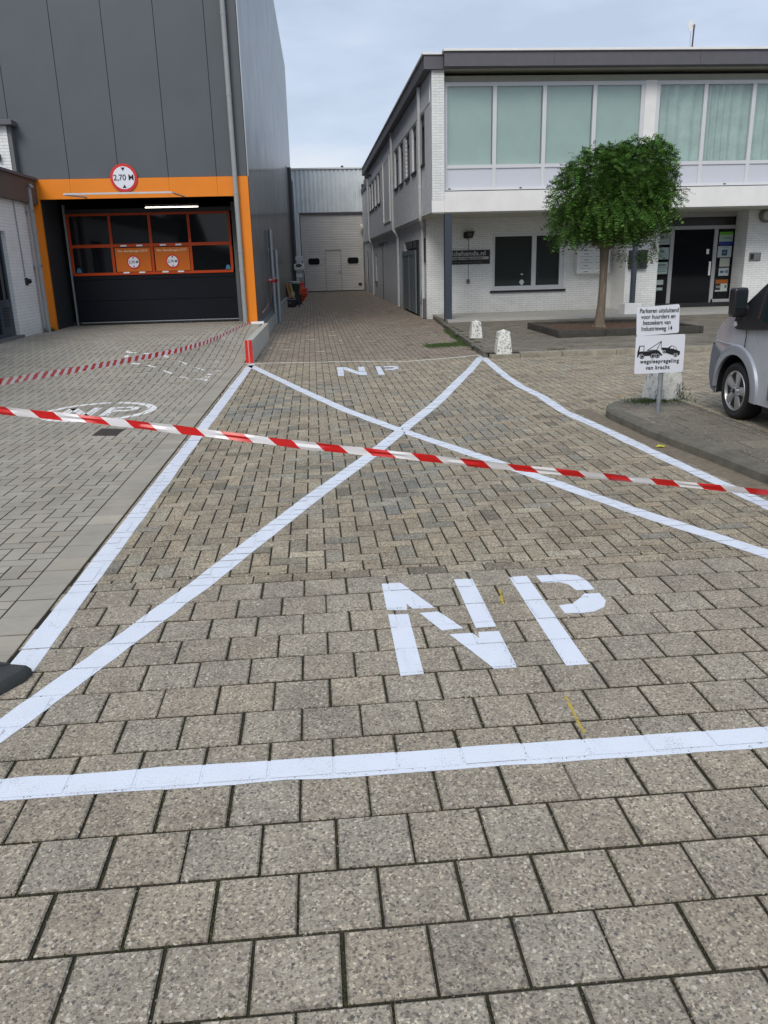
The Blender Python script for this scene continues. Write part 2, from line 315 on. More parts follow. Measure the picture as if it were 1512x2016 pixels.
# ------------------------------------------------ ground heights
def sst(t): t = max(0., min(1., t)); return t*t*(3-2*t)
def lotz(x, y):
    k = max(0, min(1, (-1.35-x)/1.45)); y0 = 14.2-3.7*sst(k)
    return .385*sst((y-y0)/(5.0+.8*k))
EX = lambda y: -1.43+.0145*(y-3)            # edge between lot and yard
class Bricks:
    """a laid surface: rectangles (x0,x1,y0,y1,z,tint) in a local frame"""
    def __init__(s, org=(0,0), ang=0., zf=None): s.r = []; s.org = org; s.ca, s.sa = math.cos(ang), math.sin(ang); s.zf = zf
    def W(s, x, y): return (s.org[0]+x*s.ca-y*s.sa, s.org[1]+x*s.sa+y*s.ca)
    def I(s, X, Y): X -= s.org[0]; Y -= s.org[1]; return (X*s.ca+Y*s.sa, -X*s.sa+Y*s.ca)
    def herring(s, w, gap, x0, x1, y0, y1, keep, tint, zj, xclamp=None):
        for i in range(int(x0/w)-2, int(x1/w)+2):
            for j in range(int(y0/w)-2, int(y1/w)+2):
                k = (i-j) % 4
                if k == 0: a = [i*w, (i+2)*w, j*w, (j+1)*w]
                elif k == 3: a = [i*w, (i+1)*w, j*w, (j+2)*w]
                else: continue
                a = [max(a[0], x0), min(a[1], x1), max(a[2], y0), min(a[3], y1)]
                if xclamp: a[0] = max(a[0], xclamp((a[2]+a[3])/2))
                if a[1]-a[0] < .02 or a[3]-a[2] < .02: continue
                if not keep((a[0]+a[1])/2, (a[2]+a[3])/2): continue
                s.r.append((a[0]+gap/2, a[1]-gap/2, a[2]+gap/2, a[3]-gap/2, rng.normal(0, zj), tint((a[0]+a[1])/2, (a[2]+a[3])/2)))
    def mesh(s, name, m, base, bev=.004, drop=.006, jz=-.007, parent=None, bt=.72):
        v = []; f = []; t = []
        for x0, x1, y0, y1, z, c in s.r:
            o = len(v)
            for (x, y, q) in ((x0+bev,y0+bev,z),(x1-bev,y0+bev,z),(x1-bev,y1-bev,z),(x0+bev,y1-bev,z),(x0,y0,z-drop*.6),(x1,y0,z-drop*.6),(x1,y1,z-drop*.6),(x0,y1,z-drop*.6),(x0,y0,z-.014),(x1,y0,z-.014),(x1,y1,z-.014),(x0,y1,z-.014)):
                X, Y = s.W(x, y); v.append((X, Y, q+(s.zf(X, Y) if s.zf else 0)))
            F_ = [(0,1,2,3)]+[(4+k, 4+(k+1) % 4, (k+1) % 4, k) for k in range(4)]+[(8+k, 8+(k+1) % 4, 4+(k+1) % 4, 4+k) for k in range(4)]
            for q in F_: f.append(tuple(o+i for i in q))
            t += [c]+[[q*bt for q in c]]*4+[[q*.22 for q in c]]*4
        me = bpy.data.meshes.new(name); me.from_pydata(v, [], f); me.materials.append(m); me.update()
        a = me.color_attributes.new('tint', 'FLOAT_COLOR', 'CORNER')
        arr = np.ones((len(me.loops), 4), 'f'); k = 0; lt = np.array([len(q) for q in f])
        arr[:, :3] = np.repeat(np.array(t, 'f'), lt, axis=0); a.data.foreach_set('color', arr.ravel())
        o = bpy.data.objects.new(name, me); COL.objects.link(o)
        if parent: o.parent = parent
        return o
def clip_rect(poly, x0, x1, y0, y1):
    for ax, lim, sg in ((0, x0, 1), (0, x1, -1), (1, y0, 1), (1, y1, -1)):
        o = []
        for i in range(len(poly)):
            p, q = poly[i], poly[(i+1) % len(poly)]; a = (p[ax]-lim)*sg; b = (q[ax]-lim)*sg
            if a >= 0: o.append(p)
            if (a >= 0) != (b >= 0):
                t = a/(a-b); o.append((p[0]+(q[0]-p[0])*t, p[1]+(q[1]-p[1])*t))
        poly = o
        if len(poly) < 3: return []
    return poly
def paint(name, polys, m, sets, parent=None, h=.0010, worn=0., gapdrop=-.0006):
    """paint lies on each brick top and dips into the joints"""
    mb = MB(); 
    for poly in polys:
        tris = tessellate_polygon([[Vector((x, y, 0)) for x, y in poly]])
        for t in tris:
            tri = [poly[i] for i in t]
            for S in sets:
                tl = [S.I(*p) for p in tri]; bx0 = min(p[0] for p in tl); bx1 = max(p[0] for p in tl); by0 = min(p[1] for p in tl); by1 = max(p[1] for p in tl)
                A = S.arr; idx = np.nonzero((A[:,0] < bx1) & (A[:,1] > bx0) & (A[:,2] < by1) & (A[:,3] > by0))[0]
                for i in idx:
                    if worn and ((i*7919) % 97)/97. < worn: continue
                    x0, x1, y0, y1, z = A[i]
                    c = clip_rect(tl, x0+.0012, x1-.0012, y0+.0012, y1-.0012)
                    if c:
                        vs = []
                        for p in c:
                            X, Y = S.W(*p); vs.append((X, Y, z+h+(S.zf(X, Y) if S.zf else 0)))
                        mb.add(vs, [tuple(range(len(vs)))])
            if not worn:
                zz = sets[0].zf; mb.add([(x, y, gapdrop+(zz(x, y) if zz else 0)) for x, y in tri], [(0,1,2)])
    bm_o = mb.build(name, m, parent, normals=False)
    me = bm_o.data; bm = bmesh.new(); bm.from_mesh(me)
    for f in bm.faces:
        f.normal_update()
        if f.normal.z < 0: f.normal_flip()
    bm.to_mesh(me); bm.free()
    return bm_o
def GP(pts, z=0): return [tuple(map(float, G(u, v, z))) for u, v in pts]

# ------------------------------------------------ ground, paving
tag(MB().add([(-900,-900,-.04),(900,-900,-.04),(900,900,-.04),(-900,900,-.04)], [(0,1,2,3)]).build('ground', M_asph), kind='structure')
jb = MB()
jb.add([(-8,-2.5,-.0095),(16,-2.5,-.0095),(16,14.35,-.0095),(-8,14.35,-.0095)], [(0,1,2,3)])
jb.add([(-1.4,14.35,-.0095),(3.6,14.35,-.0095),(3.6,53.2,-.0095),(-1.4,53.2,-.0095)], [(0,1,2,3)])
tag(jb.build('paving_bed', M_joint), 'dark mossy bed showing in the paving joints', 'ground', kind='structure')
# foreground tiles
T = Bricks(); pt = .2235; pw = .2235
for r_ in range(-20, 9):
    y0 = 2.135+r_*pt; off = 0 if r_ % 2 else pw/2
    off = (-.007) if (r_ % 2 == -1 % 2) else (-.007+pw/2)
    for c_ in range(-26, 32):
        x0 = off+c_*pw
        if x0+pw/2 < EX(y0)+.02: continue
        b = 1+rng.normal(0, .045); wv = rng.normal(0.004, .012)
        g = .0085; xa = max(x0+g/2, EX(y0)+.005); x1 = x0+pw-g/2
        if x1-xa < .03: continue
        j = rng.normal(0, .0012, 4)
        T.r.append((xa+j[0], x1+j[1], y0+g/2.1+j[2]*.6, y0+pt-g/2.1+j[3]*.6, rng.normal(0, .0008), (b*(1+wv), b, b*(1-wv))))
T.arr = np.array([q[:5] for q in T.r])
YB = 2.135+9*pt
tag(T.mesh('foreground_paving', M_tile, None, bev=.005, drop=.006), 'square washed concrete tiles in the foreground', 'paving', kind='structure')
# yard bricks
wear = [(random.uniform(-1, 3), random.uniform(5, 14), random.uniform(.3, .9)) for _ in range(7)]
def tintY(x, y):
    b = 1+rng.normal(0, .085); h = rng.normal(0, .02); c = [b*(1+h), b, b*(1-h)]
    q = rng.random()
    if q < .03: c = [.80*b, .86*b, .95*b]
    elif q < .06: c = [.62*b, .64*b, .66*b]
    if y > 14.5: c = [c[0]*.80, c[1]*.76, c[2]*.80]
    for wx, wy, wr in wear:
        if math.hypot(x-wx, (y-wy)*.6) < wr and rng.random() < .45: c = [c[0]*.84, c[1]*.9, c[2]*.98]
    return c
YD = Bricks()
inyard = lambda x, y: (y < 14.25) or (x < 3.05+max(0, (y-14.3))*.06 and y < 53)
for _k in range(-8, 66):
    _a = max(_k*.215+.03, EX(YB)+.004)
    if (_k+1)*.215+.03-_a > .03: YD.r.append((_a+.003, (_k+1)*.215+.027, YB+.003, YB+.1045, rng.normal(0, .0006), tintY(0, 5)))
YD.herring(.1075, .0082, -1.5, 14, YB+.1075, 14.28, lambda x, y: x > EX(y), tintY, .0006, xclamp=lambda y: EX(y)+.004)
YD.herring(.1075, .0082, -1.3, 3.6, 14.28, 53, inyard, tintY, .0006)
YD.arr = np.array([q[:5] for q in YD.r])
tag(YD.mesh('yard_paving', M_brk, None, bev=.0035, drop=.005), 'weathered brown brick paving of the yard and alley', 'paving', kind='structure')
# lot bricks
LT = Bricks(org=(-1.43, 3.), ang=-.0145, zf=lotz)
def tintL(x, y):
    b = 1+rng.normal(0, .035); h = rng.normal(0, .012); return [b*(1+h), b, b*(1-h)]
LT.herring(.1075, .0085, -6.2, -.215, -5, 17.3, lambda x, y: LT.W(x, y)[0] > -5.93 or LT.W(x, y)[1] < 13.9, tintL, .0005)
for k in range(-24, 80):
    LT.r.append((-.211, -.006, k*.215+.002, k*.215+.213, rng.normal(0, .0006), tintL(0, 0)))
LT.arr = np.array([q[:5] for q in LT.r])
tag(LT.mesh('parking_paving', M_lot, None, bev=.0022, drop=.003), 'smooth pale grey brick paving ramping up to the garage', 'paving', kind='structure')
mb = MB(); nx, ny = 44, 130
xs = [-8+i*(8-1.4)/nx for i in range(nx+1)]; ys = [10+j*(20.5-10)/ny for j in range(ny+1)]
mb.add([(x, y, lotz(x, y)-.0075) for y in ys for x in xs], [(j*(nx+1)+i, j*(nx+1)+i+1, (j+1)*(nx+1)+i+1, (j+1)*(nx+1)+i) for j in range(ny) for i in range(nx)])
mb.add([(-8,-2.5,-.0055),(EX(-2.5),-2.5,-.0055),(EX(10),10,-.0055),(-8,10,-.0055)], [(0,1,2,3)])
tag(mb.build('parking_bed', M_jointL), 'sandy bed in the joints of the parking paving', 'ground', kind='structure')

# ------------------------------------------------ painted markings
SY = [YD, T]
def marking(name, polys, m, label, sets=SY, **k): return tag(paint(name, polys, m, sets, **k), label, 'road marking', kind='structure')
def band(A, B, wob=.0025):       # two sampled edges -> polygon strips
    return [[A[i], B[i], B[i+1], A[i+1]] for i in range(len(A)-1)]
def rag(A, B, n, w):             # a straight stripe with a slightly ragged edge
    A, B = Vector((*A, 0)), Vector((*B, 0)); d = (B-A).normalized(); s = Vector((-d.y, d.x, 0)); o = []
    for i in range(n+1):
        p = A.lerp(B, i/n); j = random.gauss(0, .0026); k = random.gauss(0, .0026); o.append(((p+s*(w/2+j))[:2], (p-s*(w/2+k))[:2]))
    return [[o[i][0], o[i][1], o[i+1][1], o[i+1][0]] for i in range(n)]
marking('painted_line', rag((-1.345, 3.26), (-1.13, 14.55), 50, .125), M_paint, 'fresh white line along the left edge of the marked bay')
D1 = [(-1.14,14.35),(-.23,11.26),(.32,9.49),(.745,8.37),(1.46,6.7),(2.10,5.09),(2.60,4.0),(3.2,2.75)]
D1p = []
for a, b in zip(D1[:-1], D1[1:]): D1p += rag(a, b, 8, .125)
marking('painted_line', D1p, M_paint, 'fresh white diagonal running from the far left corner to the right edge')
D2 = [(2.93,14.35),(2.385,12.56),(2.19,12.0),(1.72,10.55),(1.44,9.7),(.855,8.16),(.45,7.07),(-.075,5.78),(-.69,4.15),(-1.01,3.36),(-1.26,2.77),(-1.7,1.75)]
D2p = []
for a, b in zip(D2[:-1], D2[1:]): D2p += rag(a, b, 7, .13)
marking('painted_line', D2p, M_paint, 'fresh white diagonal running from the far right corner to the near left', h=.0016)
RA = [(2.99,14.6),(2.92,13.6),(2.79,11.8),(2.76,10.8),(2.80,9.9),(2.757,8.8),(2.85,7.77),(2.92,6.58),(3.0,5.57),(3.03,5.03),(3.1,3.2)]
RAp = []
for a, b in zip(RA[:-1], RA[1:]): RAp += rag(a, b, 6, .12)
marking('painted_line', RAp, M_paint, 'fresh white line bending along the right kerb', h=.0013)
marking('painted_line', rag((-2.2, 2.42), (3.6, 2.38), 40, .122), M_paint, 'fresh white line across the foreground tiles')
tl = GP([(470,716),(700,711.5),(800,711.5),(870,706),(950,698.5)])
tp = []
for a, b in zip(tl[:-1], tl[1:]): tp += rag(a, b, 6, .075)
marking('painted_line', tp, M_paintold, 'older cream line closing the far end of the bay')
s3 = lambda L_: [(756+x/2, 900+y/2) for x, y in L_]
NPn = [[(751.3,1149.5),(788.4,1148.1),(855.8,1196.3),(812.2,1198.4),(800.3,1188.4),(801.6,1200.5),(761.9,1201.6)],
       [(764,1210.3),(803.7,1208.5),(834.5,1326.5),(788.5,1331)], [(826,1206.5),(863.5,1204),(912,1236.5),(870,1241)],
       [(893.5,1141),(929.5,1139.5),(977,1234),(937,1237)], [(885,1248.5),(931,1246),(943,1257.5),(942,1245),(982,1243),(1018.5,1314),(972.5,1316.5)],
       [(1002,1136.5),(1037,1134),(1160,1308),(1115,1311)],
       [(1055,1134),(1106,1130.5),(1136,1133),(1156,1143.5),(1171,1160),(1135,1162.5),(1118.5,1151),(1101,1146.5),(1066,1147)],
       [(1151,1168.5),(1180,1167),(1192.5,1182.5),(1190,1195),(1171,1204),(1146,1207),(1112,1208),(1100,1192.5),(1126,1189),(1138.5,1180)]]
marking('painted_letters', [GP(p) for p in NPn], M_paint, 'large stencilled NP painted on the foreground tiles', h=.0013)
NPf = [[(663.5,722.8),(675.5,722.8),(677.5,740),(665.5,740)], [(676,722.8),(684,723.5),(706,732),(722,732.5),(722.5,738.5),(709,738.5),(692,733),(677,728)],
       [(704.8,722.2),(716.9,722),(719.8,731.4),(706.9,731.4)], [(738.7,721.3),(749,721),(757.6,737.6),(745.6,738)]]
bw = [(754,721.2),(774,720.2),(784,722),(785,725.5),(774,728.2),(758.5,728.2),(756.8,726),(772,725.7),(776.5,724.2),(774,722.7),(756.5,723.2)]
marking('painted_letters', [GP(p) for p in NPf+[bw]], M_paint, 'small NP lettering painted at the far end of the bay')
C = (-2.67, 10.06)
ring = []
for k in range(40):
    if k in (9,): continue
    a, b = 2*math.pi*k/40, 2*math.pi*(k+1)/40
    ring.append([(C[0]+r*math.cos(t), C[1]+r*math.sin(t)) for r, t in ((.69,a),(.69,b),(.58,b),(.58,a))])
def let(ps, ox, oy, s=1.): return [[(ox+x*s, oy+y*s) for x, y in p] for p in ps]
Nl = [[(0,0),(.1,0),(.1,.62),(0,.62)], [(.11,.62),(.0,.62),(.30,0),(.41,0)], [(.31,.0),(.41,0),(.41,.62),(.31,.62)]]
Pl = [[(0,0),(.1,0),(.1,.6),(0,.6)], [(.1,.6),(.3,.6),(.38,.52),(.38,.36),(.30,.28),(.1,.28),(.1,.37),(.26,.37),(.29,.41),(.29,.48),(.26,.51),(.1,.51)]]
marking('painted_letters', ring+let(Nl, C[0]-.43, C[1]-.32)+let(Pl, C[0]+.08, C[1]-.32), M_paintworn, 'worn NP lettering inside a white ring on the parking paving', sets=[LT], worn=.012)
dash = []
rp_ = [(-3.75,17.0),(-2.04,16.35),(-2.08,15.25),(-3.62,15.9)]
rp_ = GP([(252,696),(415,698),(402,712),(243,706)], .27)
for k in range(4):
    a, b = Vector((*rp_[k], 0)), Vector((*rp_[(k+1) % 4], 0)); n = max(2, int((b-a).length/.30)); d = (b-a).normalized(); s = Vector((-d.y, d.x, 0))*.035
    for i in range(n+1):
        p = a.lerp(b, i/n); q = p+d*.17; dash.append([(p-s)[:2], (q-s)[:2], (q+s)[:2], (p+s)[:2]])
marking('painted_dashes', dash, M_paintworn, 'dashed white rectangle painted in front of the garage', sets=[LT], worn=.02)
wb = [(385,1333,60),(435,1347,35),(588,1364,75),(900,1381,80),(820,1269,70),(1010,1195,70),(1020,1229,75),(1250,1244,30),(1090,1276,35),(635,1164,60),(645,1108,60),(760,1120,60),(550,1107,50),(1375,1284,70),(1495,1155,40),(900,1055,30),(1040,1023,35),(970,968,35),(1040,1095,30),(1190,915,25),(970,900,20),(625,1035,25),(850,860,40),(680,880,30),(1485,1012,25)]
wp = []
for x, y, l in wb:
    X, Y = G(440+x/4.725, 400+y/4.725); hl = l/4.725*Y/F/2*1.02; hw = .05 if l < 40 else .022+.01*random.random(); wp.append([(X-hl, Y-hw), (X+hl, Y-hw), (X+hl, Y+hw), (X-hl, Y+hw)])
marking('painted_bricks', wp, M_paintold, 'scattered remains of old white markings in the alley')
ych = []
for path in ([(983,1160),(986,1172),(991,1190)], [(1112,1373),(1120,1385),(1127,1398),(1135,1415),(1142,1430),(1151,1443)]):
    g = GP(path)
    for a, b in zip(g[:-1], g[1:]): ych += rag(a, b, 2, .010)
marking('chalk_stroke', ych, M_yellow, 'thin yellow setting out strokes near the large NP', h=.0018)

# ------------------------------------------------ sidewalk, kerbs, island
def slabs(mb, x0, x1, y0, y1, z, s=.3, keep=None, off=0):
    r = 0; y = y0
    while y < y1-.03:
        x = x0-(s/2 if r % 2 else 0)+off
        while x < x1:
            a, b, c_, d_ = max(x, x0)+.003, min(x+s, x1)-.003, y+.003, min(y+s, y1)-.003
            if b-a > .03 and d_-c_ > .03 and (keep is None or keep((a+b)/2, (c_+d_)/2)): mb.append((a, b, c_, d_, rng.normal(0, .001), None))
            x += s
        y += s; r += 1
def slabset(name, regs, z, m, label, keep=None):
    S = Bricks(zf=lambda x, y: z); L_ = []
    for q in regs: slabs(L_, *q, z, keep=keep)
    S.r = [(a, b, c_, d_, zz, [1+rng.normal(0, .07)]*3) for a, b, c_, d_, zz, _ in L_]
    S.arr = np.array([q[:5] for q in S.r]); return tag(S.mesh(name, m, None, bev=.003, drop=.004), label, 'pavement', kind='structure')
SZ = .09
SE = lambda y: 3.0+(y-14.3)*.057
mb = MB(); mb.prism([(3.08,14.15,-.05),(20,14.15,-.05),(20,25,-.05),(3.62,25,-.05)], (0,0,.05+SZ-.008)); tag(mb.build('sidewalk_bed', M_joint), 'dark bed under the sidewalk slabs', 'ground', kind='structure')
slabset('sidewalk', [(3.0, 16, 14.27, 22.6)], SZ, M_slabs, 'grey concrete slab sidewalk in front of the office', keep=lambda x, y: x > SE(y)+.05)
mb = MB(); x = 3.06
KL = [.52, .75, .98, 1.0, 1.0, 1.0, 1.0, 1.0, 1.0, 1.0, 1.0, 1.0, 1.0]
for l in KL:
    hz = SZ-(.02 if x < 3.3 else 0)
    mb.box(x, x+l-.006, 14.07+random.uniform(-.006,.006), 14.27, -.05, hz, .018); x += l
tag(mb.build('sidewalk_kerb', M_kerb2, smooth=True), 'mossy concrete kerb along the sidewalk', 'kerb', kind='structure')
mb = MB(); y = 14.3
while y < 24.5:
    mb.prism([(SE(y)-.03, y, -.05), (SE(y)+.05, y, -.05), (SE(y+.98)+.05, y+.98, -.05), (SE(y+.98)-.03, y+.98, -.05)], (0,0,.05+SZ+.006)); y += 1.0
tag(mb.build('sidewalk_edge', M_kerb), 'dark edging strip between alley bricks and sidewalk', 'kerb', kind='structure')
sy0 = G(891, 641, SZ)[1]
tag(MB().box(3.55, 16, 21.75, 25.0, .0, .15, .01).build('entrance_terrace', M_stoep), 'pale concrete terrace along the office wall', 'terrace', kind='structure')
# island with rounded kerb
IZ = .10
kx = [(3.30,4.0),(3.29,5.5),(3.22,6.3),(3.10,7.3),(3.065,8.2)]
kout = [Vector((a, b, 0)) for a, b in kx]
for k in range(1, 7):
    a = R(180-k*15); kout.append(Vector((3.065+.75+.75*math.cos(a), 8.2+.80*math.sin(a), 0)))
kout += [Vector((4.1, 9.05, 0))]
kout = [Vector((3.32, 1.5, 0))]+kout
def offs(P, d):
    o = []
    for i, p in enumerate(P):
        t = (P[min(i+1, len(P)-1)]-P[max(i-1, 0)]).normalized(); o.append(p+Vector((t.y, -t.x, 0))*d)
    return o
kin0 = offs(kout, .02); kin = offs(kout, .14)
mb = MB(); n = len(kout)
vs = []
for q, z in ((kout, -.05), (kout, IZ-.025), (kin0, IZ), (kin, IZ), (kin, -.05)): vs += [(p.x, p.y, z) for p in q]
mb.add(vs, [(r*n+i, r*n+i+1, (r+1)*n+i+1, (r+1)*n+i) for r in range(4) for i in range(n-1)])
tag(mb.build('island_kerb', M_kerb, smooth=True), 'curved mossy kerb around the island beside the van', 'kerb', kind='structure')
ip = [(p.x, p.y, -.05) for p in kin]+[(4.05, 8.95, -.05), (4.05, 1.5, -.05)]
tag(MB().prism(ip, (0,0,.05+IZ-.009)).build('island_bed', mat('island_joint', (.085,.078,.06), .95, vary=.3)), 'dark bed under the island slabs', 'ground', kind='structure')
def inpoly(x, y, P):
    c = False
    for i in range(len(P)):
        a, b = P[i], P[i-1]
        if (a[1] > y) != (b[1] > y) and x < (b[0]-a[0])*(y-a[1])/(b[1]-a[1])+a[0]: c = not c
    return c
ko = [(p.x, p.y) for p in offs(kout, .035)]+[(4.05, 8.98), (4.05, 1.5)]
IS = Bricks(zf=lambda x, y: IZ-.003)
def cutslab(a, b, c_, d_, lv, t):
    q = [inpoly(x, y, ko) for x in (a, b) for y in (c_, d_)]
    if all(q): IS.r.append((a+.003, b-.003, c_+.003, d_-.003, rng.normal(0, .0008), t))
    elif (any(q) or lv == 0) and lv < 3:
        mx_, my_ = (a+b)/2, (c_+d_)/2
        for u in ((a, mx_), (mx_, b)):
            for v__ in ((c_, my_), (my_, d_)): cutslab(*u, *v__, lv+1, t)
for j_ in range(26):
    for i_ in range(5):
        x_ = 3.0+i_*.3-(.15 if j_ % 2 else 0); b_ = 1+rng.normal(0, .08); cutslab(x_, min(x_+.3, 4.05), 1.5+j_*.3, 1.8+j_*.3, 0, [b_]*3)
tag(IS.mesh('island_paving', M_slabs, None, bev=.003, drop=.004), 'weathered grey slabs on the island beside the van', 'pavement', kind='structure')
mb = MB(); sa = []; sb = []
for i in range(60):
    y = 8.9-i*.1; a = np.interp(y, [b for _, b in kx], [a for a, _ in kx])
    sa.append((a+.004, y)); lx_ = np.interp(y, [b for _, b in RA[::-1]], [a for a, _ in RA[::-1]])+.075; sb.append((max(lx_+.01*random.random(), a-.13-.07*abs(math.sin(i*.7))-.03*random.random()), y))
mb.add([(x, y, .010) for x, y in sa]+[(x, y, .0012) for x, y in sb], [(i, i+1, 60+i+1, 60+i) for i in range(59)])
tag(mb.build('sand_strip', M_sand), 'windblown sand lying along the island kerb', 'sand', kind='stuff')

# ------------------------------------------------ planter and tree
pl = thing('planter', 'low dark kerb edged planting bed around the round tree', 'planter', (6.4, 17.7, SZ))
mb = MB(); PZ = .235
for x0, x1, y0, y1 in ((4.98,8.05,16.5,16.62), (4.98,8.05,18.9,19.02)):
    x = x0
    while x < x1-.01: mb.box(x, min(x+.99, x1), y0, y1, .05, PZ, .012); x += 1.0
for x0 in (4.98, 7.93):
    mb.box(x0, x0+.12, 16.625, 17.7, .05, PZ, .012); mb.box(x0, x0+.12, 17.705, 18.895, .05, PZ, .012)
mb.build('kerb_edging', M_plbrick, pl, smooth=True)
mb = MB(); n = 24
mb.add([(5.08+2.87*i/n, 16.6+2.3*j/n, .175+random.uniform(-.012,.018)) for j in range(n+1) for i in range(n+1)], [(j*(n+1)+i, j*(n+1)+i+1, (j+1)*(n+1)+i+1, (j+1)*(n+1)+i) for j in range(n) for i in range(n)])
mb.build('soil', M_soil, pl)
tr = thing('round_tree', 'small globe shaped green tree in the low planting bed', 'tree', (6.2, 17.7, .18))
TC = Vector((6.44, 17.7, 2.95))
mb = MB()
def limb(p0, p1, r0, r1, n=7, wob=.03, seg=8):
    P = []; rs = []
    for i in range(n):
        t = i/(n-1); p = Vector(p0).lerp(Vector(p1), t)+Vector((random.uniform(-wob,wob), random.uniform(-wob,wob), 0))*(0 if i in (0, n-1) else 1)
        P.append(p); rs.append(r0+(r1-r0)*t)
    mb.tube(P, rs, seg)
tx = lambda u, v: PY(u, v, 17.7)
trk = [(*tx(1180,644), .19, .13), (*tx(1181,625), 0, .105), (*tx(1184,600), 0, .09), (*tx(1187,560), 0, .082), (*tx(1189,520), 0, .085), (*tx(1190,495), 0, .10), (*tx(1191,482), 0, .12)]
mb.tube([(q[0], 17.7, max(q[1], .17)) for q in trk], [q[3] for q in trk], 14)
for k in range(5): # root flare
    a = k*1.26+.3; b = (trk[0][0], 17.7, .30); mb.tube([b, (b[0]+.10*math.cos(a), 17.7+.10*math.sin(a), .20), (b[0]+.17*math.cos(a), 17.7+.17*math.sin(a), .165)], [.05,.045,.02], 7)
top = Vector((tx(1190,488)[0], 17.7, tx(1190,488)[1]))
for k in range(9):
    a = k*.7+.2; e = top+Vector((1.0*math.cos(a), .85*math.sin(a), .55+.5*((k*37) % 5)/5)); limb(top-Vector((0,0,.05)), e, .055, .015, seg=7)
mb.build('trunk', M_bark, tr, smooth=True)
lobes = [(0,0,0,1.12,1.05,.85), (.48,.0,.35,.72,.75,.68), (-.55,-.05,-.12,.82,.8,.72), (-.25,.1,.28,.75,.7,.62), (.55,0,-.18,.80,.8,.72), (0,-.3,-.3,.95,.75,.62), (-.92,0,-.62,.42,.5,.38), (.78,0,.52,.42,.5,.42)]
v = []; f = []; tn = []
def leaflet(p, d, nrm, l, wd):
    o = len(v); s = d.cross(nrm).normalized()*wd
    v.extend([tuple(p), tuple(p+d*l*.5+s), tuple(p+d*l), tuple(p+d*l*.5-s)]); f.append((o, o+1, o+2, o+3))
def spray(p, d, n_, L_):
    up = Vector((random.gauss(0,.5), random.gauss(0,.5), 1)).normalized(); side = d.cross(up).normalized(); nrm = side.cross(d).normalized(); b = random.choice([.62,.8,1.0,1.0,1.25,1.6]); yv = random.random()*.35
    o0 = len(f)
    for i in range(n_):
        t = (i+1)/n_; q = p+d*L_*t-Vector((0,0,1))*L_*.45*t*t
        for sg in (-1, 1): leaflet(q, (side*sg+d*.35-Vector((0,0,.25))).normalized(), nrm, .040+.012*random.random(), .0105)
    leaflet(p+d*L_-Vector((0,0,1))*L_*.45, d, nrm, .05, .011)
    tn.extend([(b*(1+yv), b, b*.9)]*(len(f)-o0))
for k in range(13500):
    cx_, cy_, cz_, rx, ry, rz = random.choices(lobes, [3,2,2,2,2,2,.7,.7])[0]
    u = Vector((random.gauss(0,1), random.gauss(0,1), random.gauss(0,1))).normalized(); rad = .62+.40*random.random()**.6
    if random.random() < .12: rad *= .6
    if random.random() < .07: rad *= 1.13
    p = TC+Vector((cx_+u.x*rx*rad, cy_+u.y*ry*rad, cz_+u.z*rz*rad))
    q = (p-TC); 
    if q.z < -.85 and random.random() < .6: continue
    if math.sin(p.x*7.1+1)+math.sin(p.z*8.3+p.y*3)+math.sin(p.y*6.7) < -1.15 and random.random() < .75: continue
    d = (u+Vector((random.gauss(0,.6), random.gauss(0,.6), random.gauss(0,.5)-.15))).normalized()
    spray(p, d, random.randint(4, 6), random.uniform(.13, .22))
for (u_, v_) in [(1285,488),(1275,500),(1262,492),(1290,478),(1248,500),(1110,455),(1098,470),(1220,500)]:
    x_, z_ = tx(u_, v_)
    for _ in range(14): spray(Vector((x_+random.gauss(0,.06), 17.7+random.gauss(0,.15), z_+random.gauss(0,.05))), Vector((random.gauss(0,.6), random.gauss(0,.6), -.5)).normalized(), 4, .14)
me = bpy.data.meshes.new('crown'); me.from_pydata(v, [], f); me.materials.append(M_green)
a = me.color_attributes.new('tint', 'FLOAT_COLOR', 'CORNER'); arr = np.ones((len(f)*4, 4), 'f'); arr[:, :3] = np.repeat(np.array(tn, 'f'), 4, axis=0); a.data.foreach_set('color', arr.ravel())
o = bpy.data.objects.new('crown', me); COL.objects.link(o); o.parent = tr; o.matrix_parent_inverse = tr.matrix_world.inverted()

# ------------------------------------------------ bollards
def bollard(x, y, z, h, wb_, wt, label, lean=0, seed=0):
    random.seed(seed); mb = MB(); bm = bmesh.new(); bmesh.ops.create_cube(bm, size=1)
    bmesh.ops.subdivide_edges(bm, edges=bm.edges[:], cuts=9, use_grid_fill=True)
    for q in bm.verts:
        t = q.co.z+.5; ww = wb_+(wt-wb_)*min(t/.93, 1); 
        cx0, cy0 = q.co.x, q.co.y
        if t > .92: s_ = 1-(t-.92)/.08*.55; hh = h*(.93+.07*(1-max(abs(cx0), abs(cy0))*1.6))
        else: s_ = 1; hh = h*t
        if max(abs(cx0), abs(cy0)) > .46 and min(abs(cx0), abs(cy0)) > .46: s_ *= .95
        q.co = Vector((cx0*ww*s_+lean*t*h+random.gauss(0,.0010), cy0*ww*s_+random.gauss(0,.0010), hh if t > .92 else h*t))
    bm.verts.index_update(); mb.add([q.co for q in bm.verts], [[q.index for q in f_.verts] for f_ in bm.faces]); bm.free()
    mb.v = [(a_+x, b_+y, c_+z) for a_, b_, c_ in mb.v]
    o = mb.build('concrete_bollard', M_boll, smooth=True); return tag(o, label, 'bollard', 'white concrete bollards')
